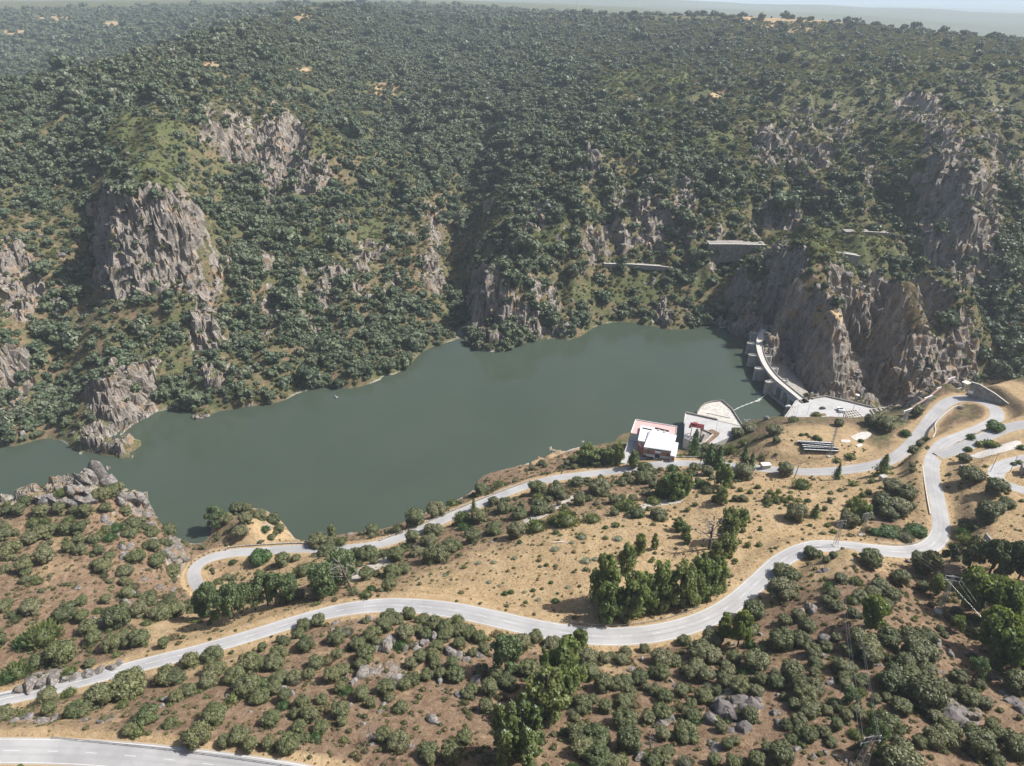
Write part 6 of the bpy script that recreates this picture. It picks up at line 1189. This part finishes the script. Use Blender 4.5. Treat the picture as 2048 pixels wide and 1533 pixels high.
# pipe along the terrace edge, boom of floats, rafts
q = [P(1598, 840, z=14), P(1640, 835, z=15), P(1690, 826, z=16)]; o = MB().path([Vector(x) - Vector(q[0]) for x in q], .22, 6).build("white_pipe", M_WHITE); o.location = q[0]; tag(o, "long thin white pipe crossing above the terrace dirt island", "pipe")
bm_ = catmull([P(a, b, z=0) for a, b in ((1466, 822), (1480, 815), (1495, 809), (1510, 803.5), (1522, 797), (1531, 790))], 1.0); c = bm_[len(bm_) // 2].copy(); o = empty("float_boom", c, "string of pale floats between the quay and the dam", "float boom"); MB().path([Vector(x - c) + Vector((0, 0, .12)) for x in bm_], .2, 5).build("rope", M_PANEL, o)
for x in bm_[::5]: MB().box((x[0] - c[0], x[1] - c[1], .15), (1.3, .9, .7), .5).build("float", M_WHITE, o, .15)
q = P(1516, 801, z=0); o = empty("raft", q, "small pale brown raft of driftwood caught on the float boom", "raft", None, .5); mb = MB()
for i in range(9): mb.box((rng.normal() * 2.5, rng.normal() * .6, .1 + .03 * i), (rng.uniform(2, 5), .35, .25), rng.normal() * .5)
mb.build("driftwood", M_PALEW, o)
def islet(px, py, w_, n, label):
    q = P(px, py, z=0); o = empty("rock_islet", q, label, "rocks")
    for i in range(n): r = new_obj("rock", ROCKS[i % 6], o); r.location = (rng.normal() * w_ * .4, rng.normal() * w_ * .3, -.3); s = w_ * rng.uniform(.25, .5); r.scale = (s, s, s * 1.1); r.rotation_euler = (0, 0, rng.uniform(0, 6))
islet(672, 794, 3, 4, "tiny pale rock islet standing in open water off the far bank"); islet(1032, 690, 4, 4, "small pale rocks at the far shore below the cliff foot"); islet(396, 838, 6, 6, "rock cluster at the tip of the small far headland"); islet(410, 832, 5, 5, "rocks beside the narrow headland across the water"); islet(1500, 845, 5, 4, "dark rocks at the water edge right of the quay") 
q = P(1492, 846, z=1.5); o = empty("jetty_frame", q, "small white metal frame on the rocks left of the terrace", "metal frame"); mb = MB()
for dx in (-1.5, 0, 1.5): mb.bar((dx, 0, -1), (dx, 0, 3), .1, n=4)
mb.bar((-2.2, 0, 3), (2.2, 0, 3), .12, n=4); mb.bar((-1.8, 0, 1.6), (1.8, 0, 1.6), .1, n=4); mb.build("frame", M_WHITE, o)
# far wind turbine
q = P(1156, 12, Y=5200); g0 = float(H(q[0], q[1])); o = empty("wind_turbine", (q[0], q[1], g0), "tiny white wind turbine on the hazy horizon", "wind turbine"); h = 70; MB().bar((0, 0, 0), (0, 0, h), 2.6, 1.6, 10).build("tower", M_WHITE, o); MB().box((0, -1, h + 1), (3, 7, 3)).build("nacelle", M_WHITE, o)
for k in range(3): a = k * 2.094 + .5; MB().bar((0, -5, h + 1), (32 * math.sin(a), -5, h + 1 + 32 * math.cos(a)), 1.3, .3, 5).build("blade", M_WHITE, o)
name_all()
# ------------------------------------------------------------------ air
hb = MB(); hb.prism([(-62000, 20), (62000, 20), (62000, 63000), (-62000, 63000)], -160, 420)
hb.v = [(x, y if y > 100 else -40, z) for x, y, z in hb.v]
M_HAZE = bpy.data.materials.new("haze"); M_HAZE.use_nodes = True; ht = M_HAZE.node_tree
for n in list(ht.nodes):
    if n.type != 'OUTPUT_MATERIAL': ht.nodes.remove(n)
pv = ht.nodes.new("ShaderNodeVolumePrincipled"); pv.inputs["Density"].default_value = 7.5e-5; pv.inputs["Color"].default_value = (.74, .86, 1.0, 1)
ht.links.new(pv.outputs[0], [n for n in ht.nodes if n.type == 'OUTPUT_MATERIAL'][0].inputs["Volume"])
tag(hb.build("haze", M_HAZE), "thin blue haze filling the whole valley", "haze", kind="stuff")
